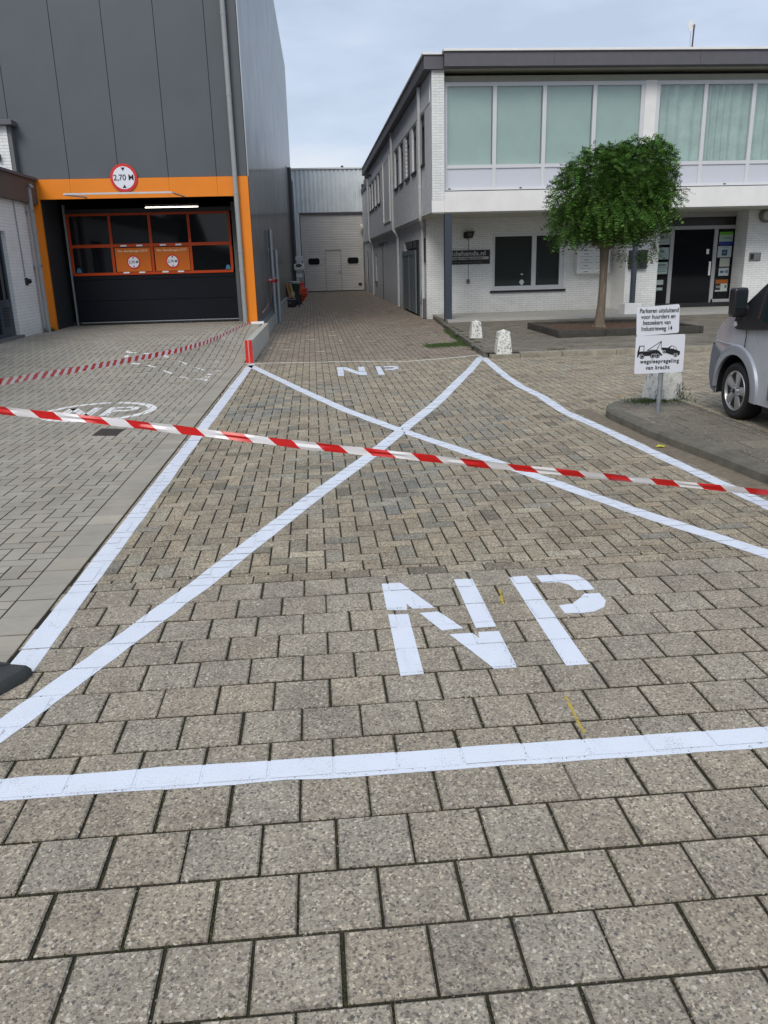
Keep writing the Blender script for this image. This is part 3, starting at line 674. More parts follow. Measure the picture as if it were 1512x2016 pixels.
def flaked(name, sc_, lo):
    m = mat(name, (.66,.66,.62), .8, bump=.9, bscale=30); nt = m.node_tree; P = nt.nodes['Principled BSDF']; Lk = nt.links.new
    g = N(nt, 'ShaderNodeNewGeometry'); n_ = N(nt, 'ShaderNodeTexNoise'); n_.inputs['Scale'].default_value = sc_; n_.inputs['Detail'].default_value = 8; n_.inputs['Roughness'].default_value = .75
    Lk(g.outputs['Position'], n_.inputs['Vector']); r = N(nt, 'ShaderNodeValToRGB'); E = r.color_ramp.elements
    E[0].position = lo; E[0].color = (.07,.07,.06,1); E[1].position = lo+.10; E[1].color = (.66,.66,.61,1); q = E.new(lo+.18); q.color = (.72,.72,.68,1)
    Lk(n_.outputs[0], r.inputs[0]); Lk(r.outputs[0], P.inputs['Base Color']); return m
M_boll = flaked('flaked_bollard_paint', 26, .385)
bx, by = G(933, 661, SZ); bollard(3.40, 17.2, SZ-.01, .375, .26, .18, 'smaller grey speckled white bollard nearest the office column', seed=1)
bollard(3.30, 14.22, SZ-.02, .42, .28, .20, 'white concrete bollard with mossy top on the kerb corner', seed=2)
M_boll = flaked('cracked_bollard_paint', 13, .36)
bollard(3.93, 8.93, .0, .62, .37, .27, 'cracked white bollard directly behind the tow away sign', seed=3)
random.seed(11)

# ------------------------------------------------ sign post
sg = thing('parking_sign', 'two white parking rule plates on a short steel post', 'sign', (3.56, 8.05, IZ))
SYP = 8.02
def plate(name, x0, x1, z0, z1, y, tilt=0, th=.006):
    cx_, cz_ = (x0+x1)/2, (z0+z1)/2; hw, hh = (x1-x0)/2, (z1-z0)/2; r = .02; pts = []
    for sx, sz, a0 in ((1,1,0), (-1,1,90), (-1,-1,180), (1,-1,270)):
        for k in range(5):
            a = R(a0+k*22.5); pts.append((sx*(hw-r)+r*math.cos(a), sz*(hh-r)+r*math.sin(a)))
    c, s = math.cos(tilt), math.sin(tilt)
    return MB().prism([(cx_+px*c-pz*s, y, cz_+px*s+pz*c) for px, pz in pts], (0, th, 0)).build(name, M_sign, sg)
pA = [PY(u, v_, SYP) for u, v_ in ((1253,606),(1338,598),(1254,662),(1337,656))]; pB = [PY(u, v_, SYP) for u, v_ in ((1251,662),(1348,656),(1250,735),(1346,733))]
xa0, xa1 = (pA[0][0]+pA[2][0])/2, (pA[1][0]+pA[3][0])/2; za0, za1 = (pA[2][1]+pA[3][1])/2, (pA[0][1]+pA[1][1])/2
xb0, xb1 = (pB[0][0]+pB[2][0])/2, (pB[1][0]+pB[3][0])/2; zb0, zb1 = (pB[2][1]+pB[3][1])/2, (pB[0][1]+pB[1][1])/2
plate('upper_plate', xa0, xa1, za0+.002, za1, SYP, R(3.0)); plate('lower_plate', xb0, xb1, zb0, zb1-.004, SYP, R(.6))
px_ = (PY(1299,800,SYP+.03)[0]+PY(1299,740,SYP+.03)[0])/2
pz1 = MB().tube([(px_, SYP+.035, IZ-.02), (px_, SYP+.035, za1-.03)], .024, 16); pz1.build('post', M_galv, sg, smooth=True)
MB().box(px_-.10, px_+.10, SYP+.0065, SYP+.016, (zb0+zb1)/2-.02, (zb0+zb1)/2+.02).box(px_-.10, px_+.10, SYP+.0065, SYP+.016, (za0+za1)/2-.015, (za0+za1)/2+.015).build_each('bracket', M_galv, sg)
for i, (s_, dx) in enumerate((('Parkeren uitsluitend', .005), ('voor huurders en', .0), ('bezoekers van', -.012), ('Industrieweg 14', -.008))):
    text(s_, .062, ((xa0+xa1)/2+dx, SYP-.003, za1-.047-i*.058+.0), M_txt, sg, xs=.80, rz=0, bold=.0001)
cbx = (xb0+xb1)/2
text('wegsleepregeling', .056, (cbx+.003, SYP-.003, zb0+.118), M_txt, sg, xs=.90, bold=.0007, sp=1.16)
text('van kracht', .056, (cbx-.012, SYP-.003, zb0+.055), M_txt, sg, xs=.92, bold=.0007, sp=1.14)
def ftri(L_, y, m, parent, name, ox, oz, s, th=.002, each=False):
    mb = MB()
    for poly in L_: mb.prism([(ox+x*s, y, oz+z*s) for x, z in poly], (0, -th, 0))
    return mb.build_each(name, m, parent) if each else mb.build(name, m, parent)
circ = lambda cx, cz, r, n=16: [(cx+r*math.cos(2*math.pi*k/n), cz+r*math.sin(2*math.pi*k/n)) for k in range(n)]
# tow truck symbol in zoomed-pixel units (origin at symbol left/bottom), 1 unit = 1 px of a 4.295x enlargement
tk = lambda L_: [(x-412, 610-y) for x, y in L_]
sym = [tk([(412,585),(412,545),(425,493),(468,493),(468,540),(472,545),(472,585),(450,565),(430,570),(422,585)][:6]+[(472,570),(452,556),(428,566),(420,588),(413,586)]),
       tk([(472,540),(588,534),(600,545),(628,574),(612,578),(595,560),(540,560),(524,577),(472,577)]),
       tk([(492,532),(608,460),(612,463),(500,532)]), tk([(612,462),(575,536),(569,536),(606,465)]), tk([(609,462),(612,462),(613,512),(610,512)]), tk([(492,529),(575,529),(575,534),(492,534)]),
       circ(453-412, 610-581, 20), circ(543-412, 610-577, 21), circ(584-412, 610-577, 21),
       tk([(612,512),(668,517),(700,498),(735,512),(752,540),(774,548),(775,572),(762,585),(752,560),(725,560),(716,578),(655,558),(645,535),(625,532),(614,530)]),
       circ(641-412, 610-545, 16), circ(738-412, 610-577, 17)]
S_ = (xb1-xb0)/ (812-395)
ftri(sym, SYP-.001, M_txt, sg, 'tow_truck_symbol', xb0+(412-395)*S_, zb0+.135-.0, S_, .002)
wsym = [tk([(428,540),(432,500),(462,500),(462,538)]), circ(453-412, 29, 14), circ(543-412, 33, 15), circ(584-412, 33, 15), tk([(683,522),(702,504),(716,508),(716,526)]), tk([(720,509),(733,516),(744,536),(721,528)]), circ(641-412, 65, 10), circ(738-412, 33, 11)]
ftri(wsym, SYP-.0035, M_sign, sg, 'symbol_window', xb0+(412-395)*S_, zb0+.135, S_, .001, True)
bsym = [circ(453-412, 29, 11), circ(543-412, 33, 12), circ(584-412, 33, 12), circ(641-412, 65, 7), circ(738-412, 33, 8)]
ftri(bsym, SYP-.0048, M_txt, sg, 'symbol_wheel', xb0+(412-395)*S_, zb0+.135, S_, .001, True)

# ------------------------------------------------ garage building (left)
GY = 19.2
gb = thing('garage_building', 'tall dark grey metal clad building with orange garage surround', 'building', (-3.6, 19.2, .38))
gz0 = .36; GT = 12.75; XL, XR = -5.91, -1.28
ox0, ox1, oz = -5.755, -1.53, 3.13; LT_ = 3.53
seams = [-7.6, -6.3, -5.07, -4.03, -2.98, -1.95]
mb = MB(); ed = [-9.0, -6.17]+seams[2:]+[-1.285]
for a_, b_ in zip(ed[:-1], ed[1:]): mb.box(a_+.005, b_-.005, GY, GY+.06, LT_+.004, GT, .004)
mb.build('front_cladding', M_metal, gb)
MB().box(-9, XR-.01, GY+.06, GY+.1, LT_-.3, GT-.01).build('cladding_backing', M_black, gb)
mb = MB(); ed2 = [XL]+[s_ for s_ in seams[2:]]+[XR]
for a_, b_ in zip(ed2[:-1], ed2[1:]): mb.box(a_+(.002 if a_ != XL else 0), b_-(.002 if b_ != XR else 0), GY-.03, GY+.05, oz, LT_)
mb.box(XL, ox0, GY-.03, GY+.05, gz0-.1, oz-.001); mb.box(ox1, XR, GY-.03, GY+.05, -.05, oz-.001)
mb.build('orange_surround', M_orange, gb)
wx = lambda y: -1.27+(y-19.2)*.0095
mb = MB()
ysd = [19.26+k*(53-19.26)/30 for k in range(31)]
for a_, b_ in zip(ysd[:-1], ysd[1:]):
    for z0, z1 in ((.34, 12.75),): mb.prism([(wx(a_+.004), a_+.004, z0), (wx(b_-.004), b_-.004, z0), (wx(b_-.004)-.06, b_-.004, z0), (wx(a_+.004)-.06, a_+.004, z0)], (0,0,z1-z0))
mb.build('side_cladding', M_metalside, gb)
MB().prism([(wx(19.3)-.07,19.3,.0), (wx(53)-.07,53,.0), (wx(53)-.3,53,.0), (wx(19.3)-.3,19.3,.0)], (0,0,12.7)).build('side_backing', M_black, gb)
MB().prism([(wx(19.5)+.10,19.5,-.05), (wx(53)+.10,52.9,-.05), (wx(53)-.06,52.9,-.05), (wx(19.5)-.06,19.5,-.05)], (0,0,.37)).build('concrete_plinth', M_conc, gb)
MB().prism([(wx(19.5)+.10,19.5,.33), (wx(53)+.12,52.9,.33), (wx(53)-.0,52.9,.345), (wx(19.5)-.0,19.5,.345)], (0,0,.02)).build('drip_edge', M_metal, gb)
MB().box(-1.278, -1.262, GY-.006, GY+.10, LT_, GT).build('corner_trim', mat('pale_trim', (.45,.47,.5), .35, metal=.4), gb)
MB().prism([(wx(44)+.005,44,.35), (wx(52.95)+.10,52.95,.35), (wx(52.95)-.1,52.95,.35), (wx(44)-.1,44,.35)], (0,0,6.1)).box(-1.13, -.81, 46.0, 46.08, .3, 6.55).build('dark_end_panel', M_darkpan, gb)
mb = MB().add([(-9,19.2,GT),(XR,19.2,GT),(wx(53),53,GT),(-9,53,GT)], [(0,1,2,3)]); mb.build('roof', M_dgrey, gb)
# garage interior
mb = MB()
mb.box(ox0-.12, ox0, GY+.051, GY+1.3, gz0-.1, 3.6); mb.build('left_reveal', mat('garage_reveal', (.03,.034,.038), .6, spec=.25), gb)
MB().box(-1.62, -1.545, GY+.051, GY+1.3, gz0-.1, 3.6).build('right_reveal', MATS['garage_reveal'], gb)
MB().box(-6.2, -1.35, 27.9, 28.0, .2, 3.7).box(-6.3, -6.2, 20.5, 28, .2, 3.7).box(-1.45, -1.35, 20.5, 28, .2, 3.7).box(-6.3, -1.35, GY+.12, 28, 3.62, 3.7).build('garage_interior', M_int, gb)
tag(MB().box(-6.3, -1.62, GY+.0, 28, .30, .379).build('garage_floor', mat('garage_floor', (.13,.13,.125), .7, vary=.2)), kind='structure')
# sectional door
gd = bpy.data.objects.new('garage_door', None); COL.objects.link(gd); gd.parent = gb; gd.matrix_parent_inverse = gb.matrix_world.inverted(); bpy.context.view_layer.update()
DY = 20.4; dx0, dx1 = -5.60, -1.80
zt, zm1, zm0, zb = 2.90, 2.22, 2.15, 1.545
mb = MB()
mb.box(dx0, dx1, DY, DY+.05, .47, .94, .006).box(dx0, dx1, DY, DY+.05, .948, 1.42, .006).box(dx0, dx1, DY, DY+.05, 1.428, zb-.03, .004); mb.build('door_panel', M_navy, gd)
MB().box(dx0, dx1, DY-.01, DY+.04, .40, .432).build('rubber_seal', M_black, gd); MB().box(dx0+.06, dx1, DY-.006, DY+.04, .435, .455).build('bottom_rail', M_galv, gd)
bars = [-5.56, -4.62, -3.71, -2.81, -1.87]
mb = MB()
mb.box(dx0+.02, dx1-.05, DY-.02, DY+.04, zt-.05, zt); mb.box(dx0+.02, dx1-.05, DY-.02, DY+.04, zm0, zm1); mb.box(dx0+.02, dx1-.05, DY-.02, DY+.04, zb-.02, zb+.04)
for b_ in bars:
    for z0, z1 in ((zb+.0405, zm0-.0005), (zm1+.0005, zt-.0505)): mb.box(b_-.03, b_+.03, DY-.019, DY+.039, z0, z1)
mb.build('window_frame', M_oranged, gd)
k = 0
for i in range(4):
    for z0, z1 in ((zb+.04, zm0), (zm1, zt-.05)):
        MB().box(bars[i]+.03, bars[i+1]-.03, DY+.008, DY+.014, z0, z1).build('window_pane', M_glass, gd)
MB().box(dx0, dx1, DY+.01, DY+.05, zt, 3.0).build('top_seal', M_black, gd)
MB().box(-5.64, -5.60, DY-.02, DY+.1, .38, 3.1).build('guide_rail', M_galv, gd); MB().box(-1.80, -1.72, DY-.03, DY+.1, .38, 3.1).build('guide_rail', mat('grey_rail', (.10,.105,.11), .5), gd)
def roundel(cx_, cz_, r, y, parent, sz, nm='roundel'):
    o = MB().lathe([(r, 0), (r, -.008)], (cx_, y, cz_), 'y', 40).build(nm, M_red, parent)
    MB().lathe([(r*.80, -.0085), (r*.80, -.0115)], (cx_, y, cz_), 'y', 40).build('white_disc', M_sign, o)
    text('2,70 M', sz, (cx_, y-.0135, cz_), M_txt, o, xs=.95, bold=sz*.012)
    mb = MB(); q = r*.20
    for s_ in (1, -1):
        b_ = cz_+s_*r*.72; mb.prism([(cx_-q*.75, y-.012, b_), (cx_+q*.75, y-.012, b_), (cx_, y-.012, b_-s_*q*1.25)], (0,-.003,0))
    mb.build_each('arrowhead', M_txt, o); return o
for i, lab in ((1, 'left'), (2, 'right')):
    a_, b_ = bars[i]+.0, bars[i+1]-.0
    ban = thing('warning_banner', f'{lab} orange banner on the garage door reading Max. doorrijhoogte 2,70 M', 'banner', ((a_+b_)/2, DY-.03, (zb+zm0)/2), 'banners on the garage door')
    MB().box(a_+.06, b_-.04, DY-.032, DY-.026, zb+.05, zm0-.02).build('banner_sheet', M_banner, ban)
    mb = MB()
    for q in (.30, .70):
        for z in (zb+.012, zm0+.012): mb.box(a_+(b_-a_)*q-.07, a_+(b_-a_)*q+.07, DY-.036, DY-.021, z, z+.034)
    mb.build_each('tape_tab', M_sign, ban)
    text('Max. doorrijhoogte 2,70 M', .068, ((a_+b_)/2+.01, DY-.036, zm0-.09), mat('banner_lettering', (.75,.62,.45), .6), ban, xs=.92, bold=.001)
    roundel((a_+b_)/2+.01, (zb+zm0)/2-.04, .155, DY-.033, ban, .085)
for x_, lab in ((dx0+.16, 'left'), (dx1-.17, 'right')):
    st = thing('window_sticker', f'small blue sticker in the {lab} corner of the garage door window', 'sticker', (x_, DY, zb+.1), 'blue stickers on the garage door')
    MB().prism([(x_-.06, DY+.006, zb+.055), (x_+.06, DY+.006, zb+.055), (x_+.03, DY+.006, zb+.15), (x_-.03, DY+.006, zb+.15)], (0,-.003,0)).build('sticker_sheet', mat('sticker_blue', (.05,.20,.35), .5), st)
lm = thing('tube_light', 'lit fluorescent tube inside the garage above the door', 'light', (-3.25, 21.4, 3.05))
la, lb = PY(286, 409.5, 21.4), PY(390, 408, 21.4)
MB().tube([(la[0], 21.4, (la[1]+lb[1])/2), ((la[0]+lb[0])/2, 21.4, (la[1]+lb[1])/2)], .022, 10).tube([((la[0]+lb[0])/2+.02, 21.4, (la[1]+lb[1])/2), (lb[0], 21.4, (la[1]+lb[1])/2)], .022, 10).build('tube', M_tubelight, lm)
MB().box(la[0], lb[0], 21.37, 21.43, (la[1]+lb[1])/2+.03, (la[1]+lb[1])/2+.08).build('housing', M_white, lm)
lt = bpy.data.lights.new('tube_light_glow', 'AREA'); lt.shape = 'RECTANGLE'; lt.size = 1.2; lt.size_y = .05; lt.energy = 6; lo = bpy.data.objects.new('tube_light_glow', lt); COL.objects.link(lo); lo.parent = lm; lo.location = (0,0,-.06)
# round sign
hs = thing('height_limit_sign', 'round red rimmed 2,70 M sign fixed on the grey and orange facade', 'sign', (-3.93, GY-.05, 3.55))
sc0 = PY(243.5, 350, GY-.06); roundel(sc0[0], sc0[1], .285, GY-.05, hs, .165)
# clearance bar
cb = thing('clearance_bar', 'thin pale metal clearance bar standing off the orange lintel', 'barrier', (-4.1, 18.6, 3.3))
ba = PY(125, 382, 18.5); bb = PY(338, 379, 18.5); zc_ = (ba[1]+bb[1])/2
MB().box(ba[0], bb[0], 18.48, 18.52, zc_-.018, zc_+.018).build('bar', M_wpipe, cb)
for b_, tgt in ((ba, (170, 391)), (bb, (363, 390))):
    e_ = PY(*tgt, GY-.02); MB().tube([(b_[0]+.02, 18.5, zc_-.012), (e_[0], GY-.035, e_[1]+.03)], .017, 8).build('arm', M_pipe, cb)
# downpipe on the front
p0, p1 = PY(437, 0, GY-.13), PY(483, 635, GY-.13); pxx = (p0[0]+p1[0])/2
mb = MB().tube([(pxx, GY-.12, -.02+.38), (pxx, GY-.12, 12.3)], .052, 18)
mb.build('downpipe', M_pipe, gb, smooth=True)
mb = MB()
for z_ in (1.55, 1.95, 3.15, 5.1, 6.6, 7.2, 9.0): mb.tube([(pxx, GY-.12, z_), (pxx, GY-.12, z_+.05)], .058, 18)
mb.build_each('pipe_collar', M_pipe, gb, smooth=True)

# retaining wall
rw = thing('retaining_wall', 'low precast concrete wall with red striped end beside the parking ramp', 'wall', (-1.25, 17, 0))
mb = MB(); y = 14.72
while y < 19.3:
    l = min(.99, 19.32-y)
    mb.prism([(EX(y)+.03, y, -.05), (EX(y)+.15, y, -.05), (EX(y+l)+.15, y+l, -.05), (EX(y+l)+.03, y+l, -.05)], (0,0,.05+.385)); y += 1.0
mb.build('wall_block', mat('pale_concrete', (.44,.44,.40), .8, vary=.14, vscale=5, bump=.2), rw)
x0 = EX(14.7)+.03
MB().box(x0-.004, x0+.045, 14.712, 14.7185, .0, .40).box(x0+.066, x0+.124, 14.712, 14.7185, .0, .40).build_each('red_stripe', M_red, rw)
MB().box(x0+.045, x0+.066, 14.713, 14.7185, .0, .40).build('pink_stripe', mat('faded_pink', (.62,.25,.2), .5), rw)
MB().box(-1.42, -1.13, 19.0, 19.12, .386, .44, .01).build('coping_piece', M_white, rw)

# posts by the wall
sp = thing('steel_post', 'tall galvanised steel post beside the grey building carrying the tape knot', 'post', (-1.13, 24.8, 0))
tp_ = PY(533, 452, 24.8)[1]
MB().tube([(-1.125, 24.8, 0), (-1.125, 24.8, tp_)], .062, 14).build('pole', M_galv, sp, smooth=True)
MB().tube([(-1.125, 24.8, tp_-.56), (-1.125, 24.8, tp_-.5)], .078, 14).box(-1.24, -1.19, 24.76, 24.84, tp_-.62, tp_-.5).build('clamp', M_galv, sp, smooth=True)
MB().box(-1.25, -.98, 24.68, 24.92, 0, .015).build('base_plate', M_galv, sp)
sp = thing('steel_post', 'shorter galvanised steel post standing right beside the taller one', 'post', (-1.02, 24.86, 0))
MB().tube([(-1.0, 24.86, 0.015), (-1.0, 24.86, PY(541,490,24.86)[1])], .055, 14).build('pole', M_galv, sp, smooth=True)

# ------------------------------------------------ barrier tape
M_tr = mat('tape_red', (.62,.012,.012), .3, spec=.5); M_tw = mat('tape_white', (.78,.76,.78), .3)
def tape(name, path, width, period, label, twist, n=260, slant=.5, flat=0.):
    P = [Vector(p) for p in path]; L_ = [0]
    for a, b in zip(P[:-1], P[1:]): L_.append(L_[-1]+(b-a).length)
    tot = L_[-1]; X = np.array(P); 
    def pos(s): return Vector([float(np.interp(s, L_, X[:, k])) for k in range(3)])
    K = int(tot/period*2); mb = MB()
    for k in range(K+1):
        s0, s1 = k*period/2, (k+1)*period/2; m_ = 5
        vs = []
        for i in range(m_+1):
            for j in range(4):
                u = j/3; s = min(max(s0+(s1-s0)*i/m_+(u-.5)*slant*width*2, 0), tot); p = pos(s); a = twist(s/tot); wl = width*(1-.16*abs(math.sin(s*3.1))-.10*abs(math.sin(s*7.7+1)))
                d = (pos(min(s+.05, tot))-pos(max(s-.05, 0))).normalized(); up = Vector((0,0,1)); side = d.cross(up).normalized()
                dirv = (up-d*up.dot(d)).normalized()*math.cos(a)+side*math.sin(a)
                vs.append(p+dirv*(u-.5)*wl+side*(.004*math.sin(u*9+s*6)))
        mb.add(vs, [(i*4+j, i*4+j+1, (i+1)*4+j+1, (i+1)*4+j) for i in range(m_) for j in range(3)], k % 2)
    o = mb.build(name, [M_tr, M_tw], normals=False, smooth=True); return tag(o, label, 'barrier tape', 'red and white barrier tapes')
fp = []
for u, v_, Y in ((0,808,5.60),(200,828,5.50),(395,851,5.42),(600,877,5.33),(760,893,5.27),(950,914,5.2),(1200,939,5.12),(1512,970,5.02)):
    x, z = PY(u, v_, Y); fp.append((x, Y, z))
fp = [(-5.88, 6.65, 1.42)]+fp+[(fp[-1][0]+.25, 4.94, .125), (fp[-1][0]+.7, 4.8, .112)]
tape('barrier_tape', fp, .063, .322, 'barrier tape stretched across the foreground bay from left to right', lambda t: .25+.25*math.sin(t*9), slant=-.55)
bp_ = []
for u, v_, Y in ((0,753,8.0),(60,742,8.9),(150,728,10.3),(230,713,11.7),(300,700,13.0),(350,690,14.0),(400,676,15.4),(440,660,17.0),(480,641,18.7),(500,628,19.6),(520,612,21.0),(530,597,22.4),(535,580,23.7),(536.5,565,24.4),(537,553,24.7)):
    x, z = PY(u, v_, Y); bp_.append((x, Y, z))
bp_ = [(-5.88, 5.3, 1.0)]+bp_
tape('barrier_tape', bp_, .088, .26, 'barrier tape running from the steel post past the garage to the left', lambda t: .2+.35*math.sin(t*7+1), slant=.5)
mb = MB(); kn = Vector((-1.125, 24.72, PY(537,552,24.72)[1]))
for k in range(7):
    a = k*.95; e = kn+Vector((math.cos(a)*.16, -.05, math.sin(a)*.09+random.uniform(-.03,.03))); s_ = Vector((0, .0, .025))
    mb.add([kn-s_, kn+s_, (kn+e)/2+s_*1.3, (kn+e)/2-s_, e+s_, e-s_*.3], [(0,1,2,3), (3,2,4,5)], k % 2)
mb.cur = 0; mb.tube([(-1.2,24.8,kn.z-.03), (-1.2,24.8,kn.z+.03)], .02, 8); mb.lathe([(.072,-.04),(.075,0),(.072,.05)], (-1.125,24.8,kn.z), 'z', 14)
tag(mb.build('tape_knot', [M_tr, M_tw], normals=False), 'red and white tape knotted around the tall steel post', 'tape knot')

# ------------------------------------------------ white low building (left edge)
wbd = thing('low_white_building', 'white painted brick building with dark flat roof edge at the left', 'building', (-6.5, 16, .3))
X0 = -5.9; dY0, dY1, dZ0, dZ1 = 15.9, 17.2, .42, 2.42
wall_grid(MB(), 'x', X0, 2, 19.17, .0, 3.05, [(dY0, dY1, .0, dZ1)], .1, -1).build('wall', BRYL, wbd)
MB().box(-9, X0+.12, 1.8, 19.16, 3.03, 3.5).build('roof_fascia', mat('brown_grey_fascia', (.085,.075,.075), .6, vary=.1), wbd)
MB().box(-9, X0+.17, 1.75, 19.165, 3.502, 3.56, .01).build('roof_edge', M_dgrey, wbd)
MB().box(X0-.3, X0+.05, dY0-.1, dY1+.12, .28, .44, .01).build('door_sill', mat('blue_stone', (.12,.125,.13), .6), wbd)
dr = MB().box(X0-.14, X0-.08, dY0, dY1, dZ0+.02, dZ0+.09).box(X0-.14, X0-.08, dY0, dY1, dZ1-.10, dZ1).box(X0-.14, X0-.08, dY1-.09, dY1, dZ0+.09, dZ1-.1).box(X0-.14, X0-.08, dY0, dY0+.09, dZ0+.09, dZ1-.1).box(X0-.14, X0-.08, dY0+.60, dY0+.70, dZ0+.09, dZ1-.1).box(X0-.135, X0-.085, dY0+.70, dY1-.09, dZ0+.09, dZ0+.72).build('door', mat('blue_grey_door', (.035,.048,.065), .4), wbd)
MB().box(X0-.12, X0-.11, dY0+.70, dY1-.09, dZ0+.72, dZ1-.1).box(X0-.12, X0-.11, dY0+.09, dY0+.6, dZ0+.09, dZ1-.1).build('glass', M_glass, dr)
mb = MB()
for k in range(7): mb.box(X0-.085, X0-.078, dY0+.78, dY1-.17, dZ0+.22+k*.055, dZ0+.245+k*.055)
mb.build('vent_slots', M_black, dr)
py_ = 18.62
mb = MB().tube([(X0+.12, py_, .36), (X0+.12, py_, 3.30), (X0+.20, py_-.02, 3.36)], .05, 16); mb.build('downpipe', M_pipe, wbd, smooth=True)
mb = MB()
for z_ in (1.75, 2.85): mb.box(X0, X0+.17, py_-.06, py_+.06, z_, z_+.03)
mb.build_each('pipe_bracket', M_galv, wbd)
MB().tube([(X0+.015, 17.9, 3.03), (X0+.015, 17.95, 1.55)], .012, 8).build('cable', M_pipe, wbd)
sk = PX(50, 556, X0+.02); MB().box(X0, X0+.05, 17.93, 18.0, sk[1]-.06, sk[1]+.09, .01).lathe([(.05,0),(.05,.05),(.03,.07)], (X0, 18.12, sk[1]+.02), 'x', 16).build('wall_socket', M_black, wbd)
ub = MB().box(-9, -6.17, 19.0, 19.19, 3.5, 4.56); ub.build('upper_brick_wall', BRX, wbd)
MB().box(-9, -6.0, 18.85, 19.195, 4.562, 4.66, .01).build('upper_coping', M_dgrey, wbd)
MB().box(-6.168, -6.09, 19.02, 19.19, 3.5, 4.56).build('corner_post', mat('mid_grey', (.12,.12,.125), .5), wbd)
MB().box(-6.42, -6.36, 18.9, 19.0, 3.9, 4.02).build('lamp', M_black, wbd)
MB().box(-6.3, -5.915, 19.171, 19.185, -.05, 3.5).build('junction_strip', M_white, wbd)

# ------------------------------------------------ hall at the end of the alley
hl = thing('corrugated_hall', 'pale corrugated steel hall closing the end of the alley', 'building', (1.3, 53, 0))
def corr(x0, x1, z0, z1, y, p=.27, d=.05):
    mb = MB(); n = max(1, int(round((x1-x0)/p))); p = (x1-x0)/n; xs_ = []
    for k in range(n):
        a = x0+k*p; xs_ += [(a, 0), (a+p*.42, 0), (a+p*.5, d), (a+p*.92, d)]
    xs_.append((x1, 0))
    mb.add([(x, y+dd, z) for z in (z0, z1) for x, dd in xs_], [(i, i+1, len(xs_)+i+1, len(xs_)+i) for i in range(len(xs_)-1)]); return mb
corr(-.93, 3.6, 4.70, 7.15, 52.95).build('upper_cladding', M_hall, hl); corr(-.93, -.56, 0, 4.70, 52.95, .18, .03).build('side_cladding', M_hall, hl)
MB().box(-1.0, 3.7, 52.88, 60, 7.15, 7.23).build('roof_edge', M_white, hl)
MB().box(-1.0, 8, 53.3, 60, 0, 7.1).build('hall_body', M_hall, hl)
hd = MB(); zz = 0.04
rows = []
for k in range(8):
    z0 = .05+k*.58; 
    for j in range(4): rows += [(z0+j*.145+.0, .0), (z0+j*.145+.10, .0), (z0+j*.145+.118, .016), (z0+j*.145+.132, .016)]
rows.append((4.69, 0))
hd.add([(x, 53.1+d, z) for z, d in rows for x in (-.54, 3.34)], [(2*i, 2*i+1, 2*i+3, 2*i+2) for i in range(len(rows)-1)])
hdo = hd.build('sectional_door', M_halldoor, hl)
MB().box(-.55, 3.35, 52.93, 53.12, 4.62, 4.70).box(-.56,-.52,52.95,53.1,0,4.6).box(3.32,3.36,52.95,53.1,0,4.6).build('door_frame', M_dgrey, hl)
for x0, x1 in ((-.15, .56), (2.30, 3.0)):
    c = ((x0+x1)/2, 53.08, 1.83)
    for nm, m_, g, yy in (('window_surround', M_wpipe, .05, 53.07), ('window', mat('matt_black_glass', (.012,.012,.013), .6, spec=.1), 0, 53.06)):
        pts = []
        hw, hh, r = (x1-x0)/2+g, .19+g, .13+g
        for sx, sz, a0 in ((1,1,0), (-1,1,90), (-1,-1,180), (1,-1,270)):
            for k in range(5): a = R(a0+k*22.5); pts.append((c[0]+sx*(hw-r)+r*math.cos(a), yy, c[2]+sz*(hh-r)+r*math.sin(a)))
        MB().prism(pts, (0,.03,0)).build(nm, m_, hdo)
mb = MB().box(.90, .94, 53.06, 53.09, .05, 2.5).box(1.88, 1.92, 53.06, 53.09, .05, 2.5).box(.94, 1.88, 53.06, 53.09, 2.46, 2.5); mb.build('wicket_frame', mat('door_trim', (.34,.35,.35), .4), hdo)
MB().box(1.80, 1.84, 53.0, 53.08, 1.1, 1.3).box(1.70, 1.82, 52.98, 53.02, 1.18, 1.21).build('wicket_handle', M_galv, hdo)
MB().box(2.95, 3.15, 53.05, 53.09, .33, .47).build('door_vent', M_black, hdo)
MB().box(2.1, 2.25, 52.95, 53.1, 7.23, 7.33).build('roof_vent', M_black, hl)
MB().box(3.30, 3.52, 52.75, 52.93, 6.05, 6.25).build('floodlight', M_black, hl)
MB().lathe([(.09,0),(.12,.1),(.1,.2),(.03,.24)], (3.22, 52.7, 3.72), 'z', 14).build('camera_dome', M_white, hl, smooth=True)

# ------------------------------------------------ office building (right)
ob = thing('office_building', 'two storey white brick office with dark roof edge and projecting upper floor', 'building', (8, 24, 0))
UX, LX = 3.2, 3.38; UF, LF = 22.1, 24.6
